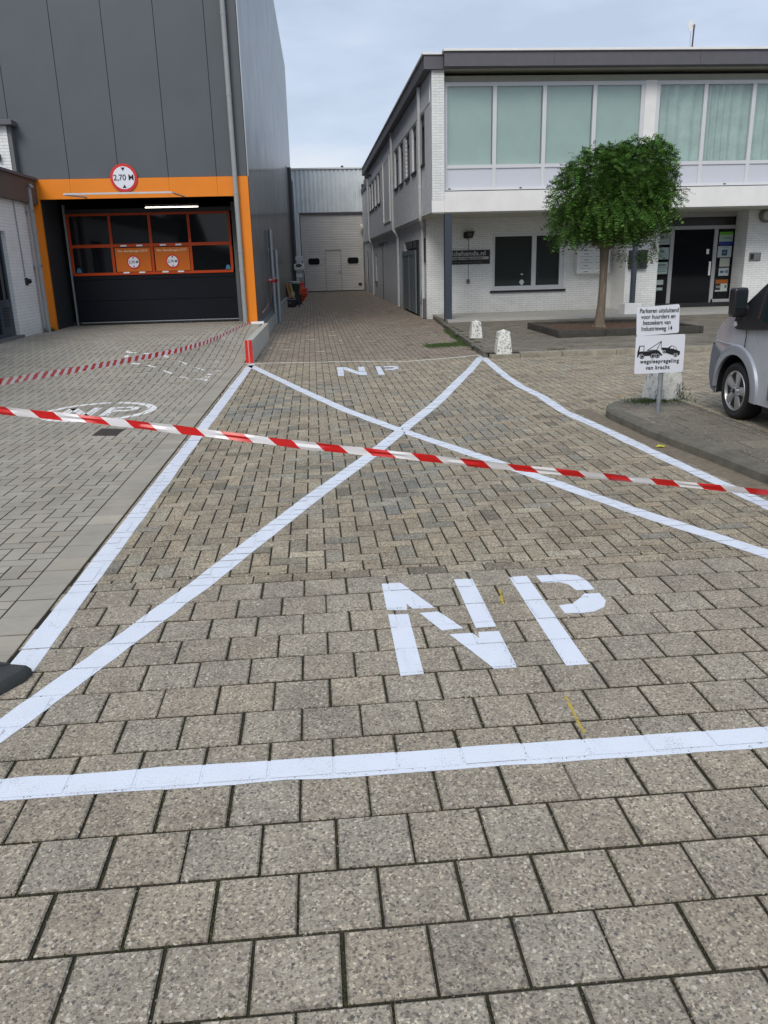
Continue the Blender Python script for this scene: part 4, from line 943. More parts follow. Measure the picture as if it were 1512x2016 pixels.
# upper side wall with windows
zt_, zb_ = 5.47, 4.20
ws = [(23.45,24.5), (25.25,26.3), (26.9,28.05), (28.7,29.9), (30.35,31.6), (38.1,39.3), (39.9,41.1), (41.7,43.05), (43.4,44.65)]
mb = MB(); holes = [(a_, b_, zb_, zt_) for a_, b_ in ws]
wall_grid(mb, 'x', UX, UF, 47, 2.87, 6.17, holes, .16, 1); mb.build('upper_side_wall', BRY, ob)
MB().box(UX-.012, UX-.001, UF-.012, 47, 2.865, 3.16).build('side_band', mat('side_grey_band', (.76,.78,.81), .7, vary=.12, vscale=3), ob)
MB().box(UX-.012, UX-.001, UF+.3, 47, 5.50, 6.17).build('upper_render_band', MATS['side_grey_band'], ob)
for a_, b_ in ws:
    wo = MB().box(UX+.10, UX+.12, a_, b_, zb_, zt_).build('side_window', M_glass, ob)
    MB().box(UX+.06, UX+.099, a_, a_+.05, zb_, zt_).box(UX+.06, UX+.099, b_-.05, b_, zb_, zt_).box(UX+.06, UX+.099, a_+.05, b_-.05, zt_-.28, zt_).build('frame', M_dgrey, wo)
    MB().box(UX-.05, UX+.08, a_-.04, b_+.04, zb_-.06, zb_-.005).build('sill', M_black, wo)
MB().box(UX-.04, UX-.002, 33.4, 33.46, 3.2, 5.6).box(UX-.04, UX-.002, 36.3, 36.36, 3.2, 5.6).box(UX-.04, UX-.002, 33.46, 36.3, 3.2, 3.26).build('blind_window_frame', M_white, ob)
# front brick strip & slab
MB().box(UX+.001, 3.52, UF, UF+.25, 3.16, 6.17).build('front_brick_strip', BRX, ob)
MB().box(UX-.002, 3.52, UF-.008, UF+.25, 2.862, 3.155).build('corner_concrete', M_white, ob)
MB().box(3.522, 18, UF-.02, 24.6, 2.86, 3.36, .006).build('floor_slab', M_white, ob)
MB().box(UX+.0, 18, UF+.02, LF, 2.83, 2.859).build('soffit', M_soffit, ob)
# roof edges
MB().box(3.0, 3.50, 22.0, 47.2, 6.172, 6.48).build('side_fascia', M_dgrey, ob); MB().box(2.96, 3.50, 21.96, 47.24, 6.482, 6.53, .006).build('side_roof_trim', M_white, ob)
mb = MB()
for a_, b_ in ((3.47,6.2),(6.2,9.9),(9.9,13.6),(13.6,18)): mb.box(a_+.003, b_-.003, 21.75, 22.05, 6.18, 6.50)
mb.build('front_fascia', M_dgrey, ob); MB().box(3.44, 18, 21.70, 23.5, 6.502, 6.555, .006).build('front_roof_trim', M_white, ob)
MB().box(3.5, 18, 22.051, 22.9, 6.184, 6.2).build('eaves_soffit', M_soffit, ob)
MB().box(3.46, 18, 23.4, 60, 6.2, 6.5).box(3.45,18,22.6,22.7,6.0,6.1).build('roof', M_dgrey, ob)
# upper windows
WY = 22.3
groups_ = [(3.53, [4.85, 6.14, 7.45], 8.76), (9.06, [10.38, 11.68, 12.98], 14.28), (14.6, [15.9], 17.2)]
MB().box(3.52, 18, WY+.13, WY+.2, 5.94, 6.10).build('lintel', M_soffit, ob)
for gi, (g0, ms, g1) in enumerate(groups_):
    edges = [g0]+ms+[g1]
    wf = MB(); f_ = .05
    for z0, z1 in ((3.40, 3.47), (3.925, 4.01), (5.84, 5.93)): wf.box(g0, g1, WY, WY+.09, z0, z1)
    for e_ in edges:
        a_ = e_-f_ if e_ not in (g0, g1) else (g0 if e_ == g0 else g1-2*f_)
        for z0, z1 in ((3.4705, 3.9245), (4.0105, 5.8395)): wf.box(a_, a_+2*f_-.001, WY+.001, WY+.089, z0, z1)
    wfo = wf.build('window_frame', M_whitealu, ob)
    for a_, b_ in zip(edges[:-1], edges[1:]):
        MB().box(a_+.04, b_-.04, WY+.03, WY+.05, 3.46, 3.93).build('infill_panel', mat('pale_infill', (.56,.58,.64), .35), wfo)
        MB().add([(a_+.04,WY+.045,4.0),(b_-.04,WY+.045,4.0),(b_-.04,WY+.045,5.85),(a_+.04,WY+.045,5.85)],[(0,1,2,3)]).build('glass', M_pane, wfo)
    if gi == 0:
        for a_, b_ in zip(edges[:-1], edges[1:]): MB().box(a_+.07, b_-.07, WY+.095, WY+.10, 3.95, 5.9).build('roller_blind', M_curtain, wfo)
    else:
        mb = MB(); n = int((g1-g0)/.035); pts = [(g0+(g1-g0)*k/n, WY+.135+.035*math.sin(k*.9+math.sin(k*.13)*3)) for k in range(n+1)]
        mb.add([(x, y, z) for z in (3.95, 5.9) for x, y in pts], [(k, k+1, n+1+k+1, n+1+k) for k in range(n)]); mb.build('curtain', M_curtain2, wfo, smooth=True)
    for x_ in (g0+.12, g0+2.0): MB().box(x_, x_+.06, WY-.012, WY-.001, 3.425, 3.45).build('drain_cap', M_black, wfo)
MB().box(8.762, 9.058, WY-.01, WY+.1, 3.36, 5.94).box(14.282,14.598,WY-.01,WY+.1,3.36,5.94).build_each('pilaster', M_white, ob)
MB().box(3.52, 18, WY+.3, WY+.34, 3.3, 6.1).build('room_back', M_curtain, ob)
MB().box(4, 18, 24.7, 47, 0.2, 6.1).build('building_core', M_int, ob)
# lower front wall
wx0, wx1, wz0, wz1 = 5.34, 7.50, .775, 2.37
mb = MB(); wall_grid(mb, 'y', LF, LX, 9.0, 0, 2.83, [(wx0, wx1, wz0, wz1)], .12, 1); mb.build('lower_front_wall', BRX, ob)
wf = MB().box(wx0, wx1, LF+.03, LF+.09, wz1-.07, wz1).box(wx0, wx1, LF+.03, LF+.09, wz0, wz0+.12).box(wx0, wx0+.08, LF+.03, LF+.09, wz0+.12, wz1-.07).box(wx1-.13, wx1, LF+.03, LF+.09, wz0+.12, wz1-.07).box(6.53, 6.66, LF+.025, LF+.09, wz0+.12, wz1-.07).build('window_frame', M_whitealu, ob)
MB().add([(wx0+.08,LF+.06,wz0+.12),(wx1-.13,LF+.06,wz0+.12),(wx1-.13,LF+.06,wz1-.07),(wx0+.08,LF+.06,wz1-.07)],[(0,1,2,3)]).build('glass', M_pane2, wf)
MB().box(wx0-.06, wx1+.06, LF-.07, LF+.03, wz0-.065, wz0-.002).build('window_sill', M_black, ob)
MB().box(wx0-.3, wx1+.3, 26.2, 26.24, .2, 2.8).box(wx0-.3, wx1+.3, LF+.2, 26.2, .68, .70).box(wx0-.3, wx1+.3, LF+.2, 26.2, 2.5, 2.52).box(wx0-.3,wx0-.28,LF+.2,26.2,.2,2.8).box(wx1+.28,wx1+.3,LF+.2,26.2,.2,2.8).build('room_interior', mat('black_room', (.008,.008,.009), .9), ob)
# pier with blackboard, entrance
ry = 23.5
MB().box(8.98, 9.0, ry, LF-.001, .1, 2.83).build('return_wall', M_white, ob)
MB().box(9.001, 9.92, ry, ry+.5, .1, 2.83).build('brick_pier', BRX, ob)
rx = PY(1467, 500, ry)[0]
MB().box(rx, 18, ry, ry+.9, .1, 2.83).build('right_brick_wall', BRX, ob)
EY = 24.2
ex0 = 9.93; mu = [PY(1320,520,EY)[0], PY(1405,520,EY)[0]]; exr = PY(1445,520,EY)[0]; ez0, ez1 = .28, 2.36; tz0, tz1 = 2.46, 2.70
ef = MB().box(ex0, exr+.15, EY, EY+.08, ez1, tz0).box(ex0, exr+.15, EY, EY+.08, tz1, 2.83).box(exr, exr+.15, EY+.001, EY+.079, .28, ez1-.001).box(exr, exr+.15, EY+.001, EY+.079, tz0+.001, tz1-.001).box(mu[1], exr, EY+.001, EY+.079, .26, .36)
for m__ in mu: ef.box(m__-.05, m__+.06, EY+.001, EY+.079, .27, ez1-.001)
efo = ef.build('entrance_frame', mat('grey_entrance_frame', (.36,.36,.37), .4), ob)
MB().box(exr+.15, rx, EY-.001, EY+.1, .1, 2.83).build('grey_jamb', mat('jamb_grey', (.36,.37,.38), .6), ob)
for a_, b_ in ((ex0, mu[0]-.05), (mu[0]+.06, mu[1]-.05), (mu[1]+.06, exr)):
    MB().box(a_, b_, EY+.04, EY+.05, .28, ez1).build('glass', M_glass, efo)
MB().box(ex0, exr, EY+.04, EY+.05, tz0, tz1).build('transom_glass', mat('brown_black_glass', (.02,.017,.016), .3), efo)
MB().box(ex0, exr+.2, EY-.12, EY+.1, .15, .275, .01).build('threshold', M_black, ob)
MB().box(mu[1]-.16, mu[1]-.1, EY-.04, EY-.0, 1.05, 1.45, .01).build('door_handle', M_white, efo)
MB().box(mu[1]-.24, mu[1]-.16, EY+.03, EY+.036, 1.66, 1.80).build('door_note', M_white, efo)
# posters in the entrance glass
def poster(lab, px0, py0, px1, py1, colr, txts=(), bands=()):
    a_ = PY(px0, py1, EY+.03); b_ = PY(px1, py0, EY+.03); x0, z0, x1, z1 = a_[0], a_[1], b_[0], b_[1]
    t = thing('window_poster', lab, 'poster', ((x0+x1)/2, EY+.03, z0), 'posters in the office entrance glass')
    MB().box(x0, x1, EY+.028, EY+.034, z0, z1).build('sheet', mat('poster_'+'_'.join(str(int(c*100)) for c in colr), colr, .5), t)
    for (f0, f1, g0, g1, c_) in bands: MB().box(x0+(x1-x0)*f0, x0+(x1-x0)*f1, EY+.024, EY+.0275, z0+(z1-z0)*g0, z0+(z1-z0)*g1).build('print', mat('print_'+'_'.join(str(int(q*100)) for q in c_), c_, .6), t)
    for s_, sz, fx, fz, c_ in txts: text(s_, sz, (x0+(x1-x0)*fx, EY+.022, z0+(z1-z0)*fz), mat('print_'+'_'.join(str(int(q*100)) for q in c_), c_, .6), t, ext=.001, xs=1.0)
pc = (.33,.40,.38); dk = (.02,.06,.05); bl = (.03,.07,.20)
gr_ = (.22,.28,.27)
poster('pale poster with dark green Vlinr lettering at top left of the entrance', 1294, 458, 1321, 482, pc, [('Vlinr', .15, .5, .62, dk)], [(.15,.85,.28,.33,gr_), (.15,.85,.16,.20,gr_)])
poster('pale poster with small blue logo below the Vlinr poster', 1291, 487, 1318, 511, pc, [], [(.3,.62,.58,.75,bl), (.1,.85,.45,.48,gr_), (.1,.85,.32,.35,gr_), (.1,.85,.18,.21,gr_)])
poster('pale poster with rows of teal lettering left of the entrance door', 1288, 516, 1315, 540, pc, [], [(.03,.85,.72,.82,dk), (.03,.95,.56,.61,dk), (.03,.95,.40,.44,dk), (.08,.9,.2,.26,(.05,.2,.2))])
poster('upper small white note low in the left entrance pane', 1290, 551, 1306, 561, pc)
poster('lower small white note low in the left entrance pane', 1289, 566, 1304, 572, pc)
poster('green and white poster with blue strip at top right of the entrance', 1415, 456, 1444, 483, (.30,.40,.33), [('eazy', .10, .36, .58, (.15,.35,.08)), ('lang', .10, .72, .55, (.10,.2,.4))], [(0,1,.78,1,(.09,.32,.01)), (0,1,0,.28,(.015,.03,.22))])
poster('white poster with dark blue square logo in the right entrance pane', 1412, 484, 1441, 507, (.40,.46,.47), [('VBT', .05, .5, .42, (.5,.55,.6)), ('VASTGOED', .035, .5, .87, (.12,.14,.16))], [(.3,.7,.15,.68,(.01,.08,.14))])
poster('cream blank poster in the middle of the right entrance pane', 1416, 508, 1437, 525, (.42,.44,.38))
poster('white poster with blue key shaped logo in the right entrance pane', 1414, 527, 1435, 543, (.40,.45,.46), [], [(.15,.42,.35,.62,(.02,.06,.1)), (.42,.75,.42,.55,(.12,.18,.24)), (.75,.9,.3,.7,(.08,.1,.14))])
poster('orange and white poster with dark quarter circle low in the right pane', 1407, 550, 1433, 574, (.42,.47,.44), [('WE', .09, .22, .38, (.5,.5,.5))], [(0,1,.66,1,(.32,.09,.005)), (0,.42,.12,.66,(.012,.02,.02)), (.78,.93,.3,.52,(.05,.08,.08))])
# columns
c1 = thing('steel_column', 'dark blue grey column under the near corner of the projecting floor', 'column', (3.62, 22.2, .1), 'dark columns under the projecting floor')
MB().box(3.53, 3.72, 22.12, 22.32, .0, 2.829, .01).build('shaft', M_col, c1)
c2 = thing('steel_column', 'dark blue grey column on a white block beside the entrance', 'column', (8.7, 22.2, .1), 'dark columns under the projecting floor')
cxx = PY(1247, 550, 22.2)[0]
MB().tube([(cxx, 22.2, .4), (cxx, 22.2, 2.829)], .075, 16).build('shaft', M_col, c2, smooth=True)
b0_, b1_ = PY(1229, 620, 22.0)[0], PY(1262, 620, 22.0)[0]
MB().box(b0_, b1_, 22.0, 22.4, .1, .43, .012).build('column_base', M_white, c2)
# wall things
bd = thing('notice_board', 'dark grey slatted box on the white brick pier behind the column', 'letter box', (9.4, 23.4, 1.3))
q0, q1 = PY(1239, 530, 23.38), PY(1276, 492, 23.38)
MB().box(q0[0], q1[0], 23.38, 23.498, q0[1], q1[1], .006).build('box', mat('anthracite', (.03,.032,.035), .45), bd)
mb = MB()
for k in range(4): mb.box(q0[0]+.28, q1[0]-.03, 23.372, 23.379, q0[1]+.08+k*.09, q0[1]+.088+k*.09)
mb.build('slot', M_black, bd)
mbx = thing('mailbox_unit', 'white wall unit of stacked letter boxes behind the tree trunk', 'letter boxes', (8.2, 24.4, 1.2))
m0, m1 = PY(1136, 539, 24.3), PY(1203, 487, 24.3)
MB().box(m0[0], m1[0], 24.32, LF-.001, m0[1], m1[1], .008).build('cabinet', M_white, mbx)
for i in range(2):
    for j in range(4):
        w_ = (m1[0]-m0[0]-.06)/2; x0 = m0[0]+.03+i*w_; h_ = (m1[1]-m0[1]-.05)/4; z0 = m0[1]+.02+j*h_
        b_ = MB().box(x0+.008, x0+w_-.008, 24.306, 24.321, z0+.006, z0+h_-.006, .003).build('letter_box_door', mat('box_white', (.66,.69,.68), .4), mbx)
        MB().box(x0+.05, x0+w_-.05, 24.302, 24.3065, z0+h_-.05, z0+h_-.042).box(x0+w_/2-.07, x0+w_/2+.07, 24.302, 24.3065, z0+.022, z0+.04).build('name_slot', M_dgrey, b_)
wl = thing('wall_floodlight', 'small brown floodlight on the white wall above the black sign', 'lamp', (4.63, 24.5, 2.3))
f0, f1 = PY(915, 470, 24.45), PY(932, 455, 24.45)
MB().prism([(f0[0]+.05, 24.4, f1[1]), (f1[0]+.03, 24.4, f1[1]), (f1[0]-.03, 24.4, f0[1]+.02), (f0[0]+.05, 24.4, f0[1])], (0,.19,0)).build('housing', M_black, wl)
MB().box(f0[0]+.09, f1[0]-.05, 24.393, 24.399, f0[1]+.06, f1[1]-.05).build('lens', mat('brown_lens', (.10,.07,.06), .3), wl)
MB().box(f0[0]-.01, f0[0]+.048, 24.48, 24.599, f0[1]+.02, f0[1]+.18).build_each('bracket', M_black, wl)
MB().tube([(4.63, 24.59, 2.26), (4.62, 24.59, 1.1)], .008, 6).build('cable', mat('grey_cable', (.25,.25,.24), .6), wl)
MB().box(4.57, 4.66, 24.55, 24.599, 1.0, 1.12, .01).build('switch_box', mat('switch_brown', (.14,.12,.1), .6), wl)
sn = thing('shop_sign', 'black rectangular sign with white lettering 2dehands.nl on the white wall', 'sign', (4.6, 24.55, 1.5))
MB().box(3.95, 5.255, 24.56, 24.599, 1.545, 1.94).build('board', M_black, sn)
M_sl = mat('sign_silver', (.42,.41,.40), .5)
text('2dehands.nl', .178, (4.60, 24.556, 1.845), M_sl, sn, xs=1.22, bold=.004, sp=1.03)
MB().box(3.98, 5.215, 24.555, 24.5595, 1.675, 1.755).build('white_strip', M_sl, sn)
text('design & vintage producten', .082, (4.60, 24.553, 1.717), M_txt, sn, xs=1.0, bold=.002)
text('inkoop, verkoop & recycling', .069, (4.60, 24.556, 1.605), mat('dim_print', (.13,.13,.13), .6), sn, xs=1.08)
ic = thing('intercom_panel', 'steel intercom panel with buttons on the brick wall right of the door', 'intercom', (13.4, 23.48, 1.5))
i0, i1 = PY(1474, 514, ry-.01), PY(1498, 497, ry-.01)
MB().box(i0[0], i1[0], ry-.03, ry-.001, i0[1], i1[1], .005).build('plate', mat('bronze_steel', (.22,.20,.18), .35, metal=.6), ic)
MB().box(i0[0]+.03, i0[0]+.12, ry-.034, ry-.0305, i0[1]+.05, i1[1]-.04).build('speaker', M_black, ic)
mb = MB()
for i in range(2):
    for j in range(4): mb.box(i0[0]+.16+i*.08, i0[0]+.21+i*.08, ry-.034, ry-.0305, i0[1]+.04+j*.05, i0[1]+.07+j*.05)
mb.build_each('button', M_galv, ic)
rl = thing('round_wall_lamp', 'round grey bulkhead lamp on the brick wall at the right edge', 'lamp', (13, 23.4, 2.6))
l0 = PY(1507, 424, ry)
MB().lathe([(.20,0),(.20,-.08),(.15,-.11)], (l0[0], ry-.001, l0[1]), 'y', 28).build('lamp_ring', mat('ring_grey', (.16,.16,.16), .5), rl, smooth=True)
MB().lathe([(.14,-.09),(.12,-.135),(.05,-.15)], (l0[0], ry-.001, l0[1]), 'y', 28).build('diffuser', mat('opal', (.45,.46,.44), .4), rl, smooth=True)
# lower side wall
hs_ = [(26.55, 30.4, 0.0, 2.32), (43.2, 44.0, .75, 2.05), (49.6, 50.8, 0, 2.3)]
mb = MB(); wall_grid(mb, 'x', LX, LF, 52.95, 0, 2.87, hs_, .1, 1); mb.build('lower_side_wall', BRY, ob)
MB().box(LX+.1, LX+.14, LF+.05, 52.9, 0, 2.8).build('inner_wall', M_black, ob)
MB().box(UX+.01, LX+.2, LF+.0, 47, 2.83, 2.86).build('side_soffit', MATS['side_grey_band'], ob)
gt = MB()
gt.box(LX-.07, LX-.03, 26.6, 30.4, .06, 2.0, .01); gt.box(LX-.085, LX-.0705, 26.6, 30.4, 1.86, 2.02).box(LX-.085, LX-.0705, 28.4, 28.5, .06, 1.86); gto = gt.build('side_gate', M_gate, ob)
MB().box(LX-.085, LX-.0705, 26.6, 26.75, .06, 1.86).box(LX-.085, LX-.0705, 30.25, 30.4, .06, 1.86).build_each('gate_stile', M_gate, gto)
MB().box(LX-.05, LX-.0, 26.2, 26.58, .0, 2.3).build('gate_frame_strip', mat('near_black_post', (.02,.022,.026), .6), ob)  # near-black door frame strip beside the gate
for a_, b_ in ((28.1,29.6), (26.5,27.6)): MB().box(LX-.03, LX-.003, a_, b_, 2.08, 2.30).build('vent_grille', M_dgrey, ob)
MB().box(LX+.05, LX+.09, 43.2, 44.0, .75, 2.05).build('lower_side_window', M_glass, ob); MB().box(LX-.06, LX, 43.1, 44.1, .68, .748).build('sill', M_dgrey, ob)
MB().box(LX+.03, LX+.06, 49.6, 50.8, 0, 2.3).build('side_door', M_black, ob)
MB().box(LX-.02, LX-.002, 39.4, 39.6, .02, 2.35).build('expansion_strip', M_dgrey, ob)
MB().box(LX-.28, LX-.001, 36.9, 37.0, 2.45, 2.5).box(LX-.36, LX-.18, 36.8, 37.1, 2.33, 2.46).build('side_lamp', M_black, ob)
MB().box(3.32, 5, 47.0, 52.9, 2.87, 5.7).build('rear_annex', BRY, ob); MB().box(3.26, 5, 47.2, 52.9, 5.702, 5.95).build('annex_fascia', M_dgrey, ob)
# downpipes: (Y at top, top z)
for yy in (24.05, 31.95, 45.0):
    mb = MB().tube([(UX-.07, yy, 6.14), (UX-.07, yy, 2.92), (UX-.06, yy, 2.82), (LX-.08, yy, 2.62), (LX-.07, yy, 2.52), (LX-.07, yy, .02)] if yy > 25 else [(UX-.07, yy, 6.14), (UX-.07, yy, 2.9), (UX-.05, yy+.05, 2.8), (LX-.09, yy+.75, 2.62), (LX-.07, yy+.8, 2.5), (LX-.07, yy+.8, .02)], .052, 14)
    dp = mb.build('downpipe', M_wpipe, ob, smooth=True)
    mb = MB()
    for z_ in (4.6, 3.6): mb.tube([(UX-.07, yy, z_), (UX-.07, yy, z_+.05)], .06, 14)
    mb.build_each('pipe_collar', M_wpipe, dp, smooth=True)
MB().tube([(UX-.04, 24.25, 4.05), (UX-.04, 24.25, 2.9)], .02, 8).build('thin_pipe', M_wpipe, ob)
MB().tube([(LX-.03, 24.75, 2.3), (LX-.05, 25.2, 1.0), (LX-.12, 25.0, .45), (LX-.04, 24.8, .2)], .018, 8).build('black_hose', M_black, ob, smooth=True)
MB().box(LX-.05, LX-.002, 24.72, 24.84, 1.65, 2.3).build('black_batten', M_black, ob)
MB().box(LX-.10, LX-.002, 24.75, 25.0, .02, .6).build('meter_box', M_dgrey, ob)
MB().box(UX-.3, UX-.02, 43.0, 43.2, 5.75, 5.85).box(UX-.34, UX-.15, 42.95, 43.25, 5.66, 5.76).build('side_floodlight', M_black, ob)
# antenna
an = thing('roof_antenna', 'small white dish on a thin brown pole above the roof edge', 'antenna', (10.65, 24, 6.5))
a0, a1, a2 = PY(1362, 92, 24), PY(1367, 48, 24), PY(1359.5, 51, 23.9)
MB().tube([(a0[0], 24, a0[1]-.4), (a1[0], 24, a1[1])], .022, 8).build('pole', mat('rust_brown', (.09,.05,.055), .7), an)
bm_ = MB(); vs = []
bm_.lathe([(.13,0),(.125,.02),(.06,.05)], (0,0,0), 'y', 20)
th_ = R(35); bm_.v = [(a2[0]+x*.72, 23.88+y+x*.3, a2[1]+z) for x, y, z in bm_.v]; bm_.build('dish', M_white, an, smooth=True)
MB().tube([(a2[0]+.02, 23.9, a2[1]-.12), (a2[0]+.03, 23.93, a2[1]-.35), (a0[0]-.03, 23.97, a0[1]-.2)], .005, 5).box(a2[0], a1[0], 23.9, 23.99, a2[1]-.01, a2[1]+.01).build('cable', mat('grey_cable', (.25,.25,.24)), an)

# things seen inside the shop window
dc = thing('shop_display', 'white figure on a green pedestal standing inside the office window', 'display', (6.3, 25, .7))
MB().box(6.02, 6.42, 24.85, 25.2, .70, 1.15, .02).build('pedestal', mat('dull_green', (.2,.27,.22), .6), dc)
MB().lathe([(.10,0),(.13,.1),(.08,.22),(.11,.33),(.05,.42)], (6.26, 24.80, .90), 'z', 16).build('figure', mat('figure_white', (.8,.8,.76), .6), dc, smooth=True)
ch = thing('armchair', 'dark armchair with pale rounded back inside the office window', 'chair', (6.6, 25.5, .7))
pts = [(-.62,0),(-.60,.35),(-.50,.62),(-.30,.74),(.10,.78),(.42,.74),(.52,.6),(.56,.3),(.60,0)]
MB().prism([(6.75+x, 25.35, .72+z) for x, z in pts], (0,.1,0)).build('back', mat('dusty_blue', (.22,.28,.34), .6), ch)
MB().tube([(6.75+x, 25.33, .72+z) for x, z in pts[1:8]], .022, 8).build('piping', mat('pale_trim2', (.75,.78,.8), .5), ch)
MB().box(6.25, 7.25, 25.0, 25.34, .72, 1.0, .05).build('seat', mat('dusty_blue', (.22,.28,.34)), ch)

# ------------------------------------------------ clutter at the end of the alley
JY = 34.3
def jx(u, v_, Y=JY): return PY(u, v_, Y)
tc_ = thing('tool_case', 'black box shaped tool case on the bricks by the grey wall', 'case', (-.9, JY, 0))
a_, b_ = jx(557.5, 606), jx(583, 589)
MB().box(a_[0], b_[0], JY, JY+.45, 0.01, b_[1], .03).build('case_body', M_black, tc_); MB().box(a_[0]+.25, a_[0]+.31, JY-.01, JY-.0005, b_[1]-.16, b_[1]-.12).build('latch', M_galv, tc_)
MB().tube([(a_[0]+.2, JY+.2, b_[1]), (a_[0]+.2, JY+.2, b_[1]+.04), (b_[0]-.2, JY+.2, b_[1]+.04), (b_[0]-.2, JY+.2, b_[1])], .012, 6).build('handle', M_black, tc_)
wr = thing('wheeled_frame', 'small black wheeled frame standing against the tool case', 'trolley', (-.5, JY, 0))
x_ = b_[0]+.09
for dy in (0, .3): MB().lathe([(.12,0),(.12,.04)], (x_, JY+dy, .13), 'x', 16).build('wheel', M_tyre, wr)
MB().tube([(x_-.03, JY+.02, .1), (x_-.03, JY+.02, .42), (x_-.03, JY+.3, .42), (x_-.03, JY+.3, .1)], .015, 8).tube([(x_, JY-.02, .12), (x_+.22, JY-.02, .10)], .012, 6).build('frame', M_black, wr)
bo = thing('stack_of_boards', 'leaning stack of yellow wooden boards beside the dark wall', 'boards', (-.95, 36, 0))
BY_ = 36.2
for k, (u0, u1, c_) in enumerate(((559,562,(.03,.02,.015)), (562,566,(.42,.27,.11)), (566.5,569,(.30,.12,.03)), (569,573,(.50,.34,.14)))):
    t0, t1 = PY(u0, 557+k, BY_), PY(u1, 557+k, BY_); sh = .14
    MB().prism([(t0[0], BY_, t0[1]), (t1[0], BY_, t1[1]), (t1[0]+sh, BY_, .28), (t0[0]+sh, BY_, .28)], (0,.5,0)).build('board', mat(f'board_{k}', c_, .7, vary=.1), bo)
MB().box(PY(573,580,BY_)[0], PY(580,580,BY_)[0], BY_-.02, BY_+.3, .35, PY(576,575,BY_)[1], .01).build('label_block', mat('cream', (.45,.40,.26), .7), bo)
MB().box(-1.0, -.55, BY_, BY_+.5, 0, .279).build('black_crate', M_black, bo)
bk = thing('green_bucket', 'dark green bucket with pale lid among the tools', 'bucket', (-.55, 37, 0))
g0 = PY(581, 575, 37); MB().lathe([(.17,.02),(.24,.45)], (g0[0], 37, .42), 'z', 20).build('bucket_body', mat('dark_green', (.015,.05,.035), .5), bk, smooth=True)
MB().lathe([(.25,0),(.25,.07),(.2,.10)], (g0[0], 37, .875), 'z', 20).build('lid', mat('pale_lid', (.30,.36,.36), .5), bk, smooth=True); MB().box(g0[0]-.3, g0[0]+.28, 36.8, 37.3, 0, .43).build('crate_below', M_black, bk)
rb = thing('orange_sack', 'crumpled bright red orange sack in front of the hall wall', 'sack', (-.35, 39, 0))
bm = bmesh.new(); bmesh.ops.create_icosphere(bm, subdivisions=4, radius=1); g1 = PY(592, 570, 39.5)
from mathutils import noise
for q in bm.verts:
    n_ = noise.noise(q.co*2.5)*.45+abs(noise.noise(q.co*6))*.5; q.co = Vector((g1[0]+q.co.x*(.19+n_*.3), 39.5+q.co.y*.25, max(.01, .42+q.co.z*(.42+n_*.35))))
bm.verts.index_update(); mb = MB(); mb.add([q.co for q in bm.verts], [[q.index for q in f_.verts] for f_ in bm.faces]); bm.free(); mb.build('sack_body', mat('orange_red', (.55,.05,.015), .45), rb)
ma = thing('line_marking_machine', 'pale upright machine with oval dark emblem before the corrugated strip', 'machine', (-.65, 46, 0))
MY = 46.; v0, v1 = PY(582, 560, MY), PY(594, 513, MY)
x0, x1 = v0[0], v1[0]+.05
MB().box(x0, x1, MY, MY+.3, .5, 1.35, .03).build('machine_body', mat('machine_grey', (.36,.42,.43), .4, vary=.1), ma)
MB().box(x0-.05, x1+.06, MY-.03, MY+.3, 1.36, 1.72, .08).build('hood', M_white, ma)
mb = MB().lathe([(.17,0),(.17,-.01)], (0,0,0), 'y', 24); mb.v = [((x0+x1)/2+x*1.0, MY-.035+y, 1.62+z*.5) for x, y, z in mb.v]; mb.build('oval_emblem', M_black, ma)
mb = MB().lathe([(.12,0),(.12,-.006)], (0,0,0), 'y', 24); mb.v = [((x0+x1)/2+x*1.0, MY-.046+y, 1.62+z*.12) for x, y, z in mb.v]; mb.build('emblem_lettering', mat('grey_cable', (.25,.25,.24)), ma)
MB().box(x0+.06, x1-.06, MY-.02, MY-.001, 1.0, 1.2).box(x0+.08, x0+.16, MY-.02, MY-.001, .7, .95).build('control_panel', M_white, ma)
MB().tube([(x1+.05, MY-.1, .1), (x1+.05, MY-.1, 1.2), (x1, MY, 1.35)], .025, 8).tube([(x0-.06, MY-.1, .1), (x0-.06, MY-.1, 1.1)], .025, 8).build('frame_tube', mat('dark_tube', (.08,.1,.11), .5), ma, smooth=True)
for x_ in (x0, x1): MB().lathe([(.15,0),(.15,.06)], (x_, MY+.1, .15), 'x', 16).build('wheel', M_tyre, ma)
MB().box(x0, x1, MY, MY+.3, 1.85, 2.1, .02).build('upper_box', M_hall, ma)

# ------------------------------------------------ drain cover, leaf, rubber foot
q = GP([(180,858),(228,858),(247,845),(200,844)])
dcv = thing('drain_cover', 'small dark rusty drain cover set in the parking paving', 'drain cover', (-2.2, 8.7, 0))
cx_, cy_ = sum(p[0] for p in q)/4, sum(p[1] for p in q)/4
MB().prism([(x, y, -.006) for x, y in q], (0,0,.0095)).build('frame', mat('rusty_iron', (.06,.05,.045), .8, vary=.4, vscale=40), dcv)
mb = MB()
for k in range(5):
    t0, t1 = .12+k*.16, .2+k*.16; lp = lambda s, t: (q[0][0]*(1-s)*(1-t)+q[1][0]*s*(1-t)+q[3][0]*(1-s)*t+q[2][0]*s*t, q[0][1]*(1-s)*(1-t)+q[1][1]*s*(1-t)+q[3][1]*(1-s)*t+q[2][1]*s*t)
    mb.prism([(*lp(.08,t0), .004), (*lp(.92,t0), .004), (*lp(.92,t1), .004), (*lp(.08,t1), .004)], (0,0,.004))
mb.build('ribs', MATS['rusty_iron'], dcv)
lf = GP([(1286,876),(1292,880),(1300,882),(1296,877),(1300,874)]); lx, ly = lf[2]
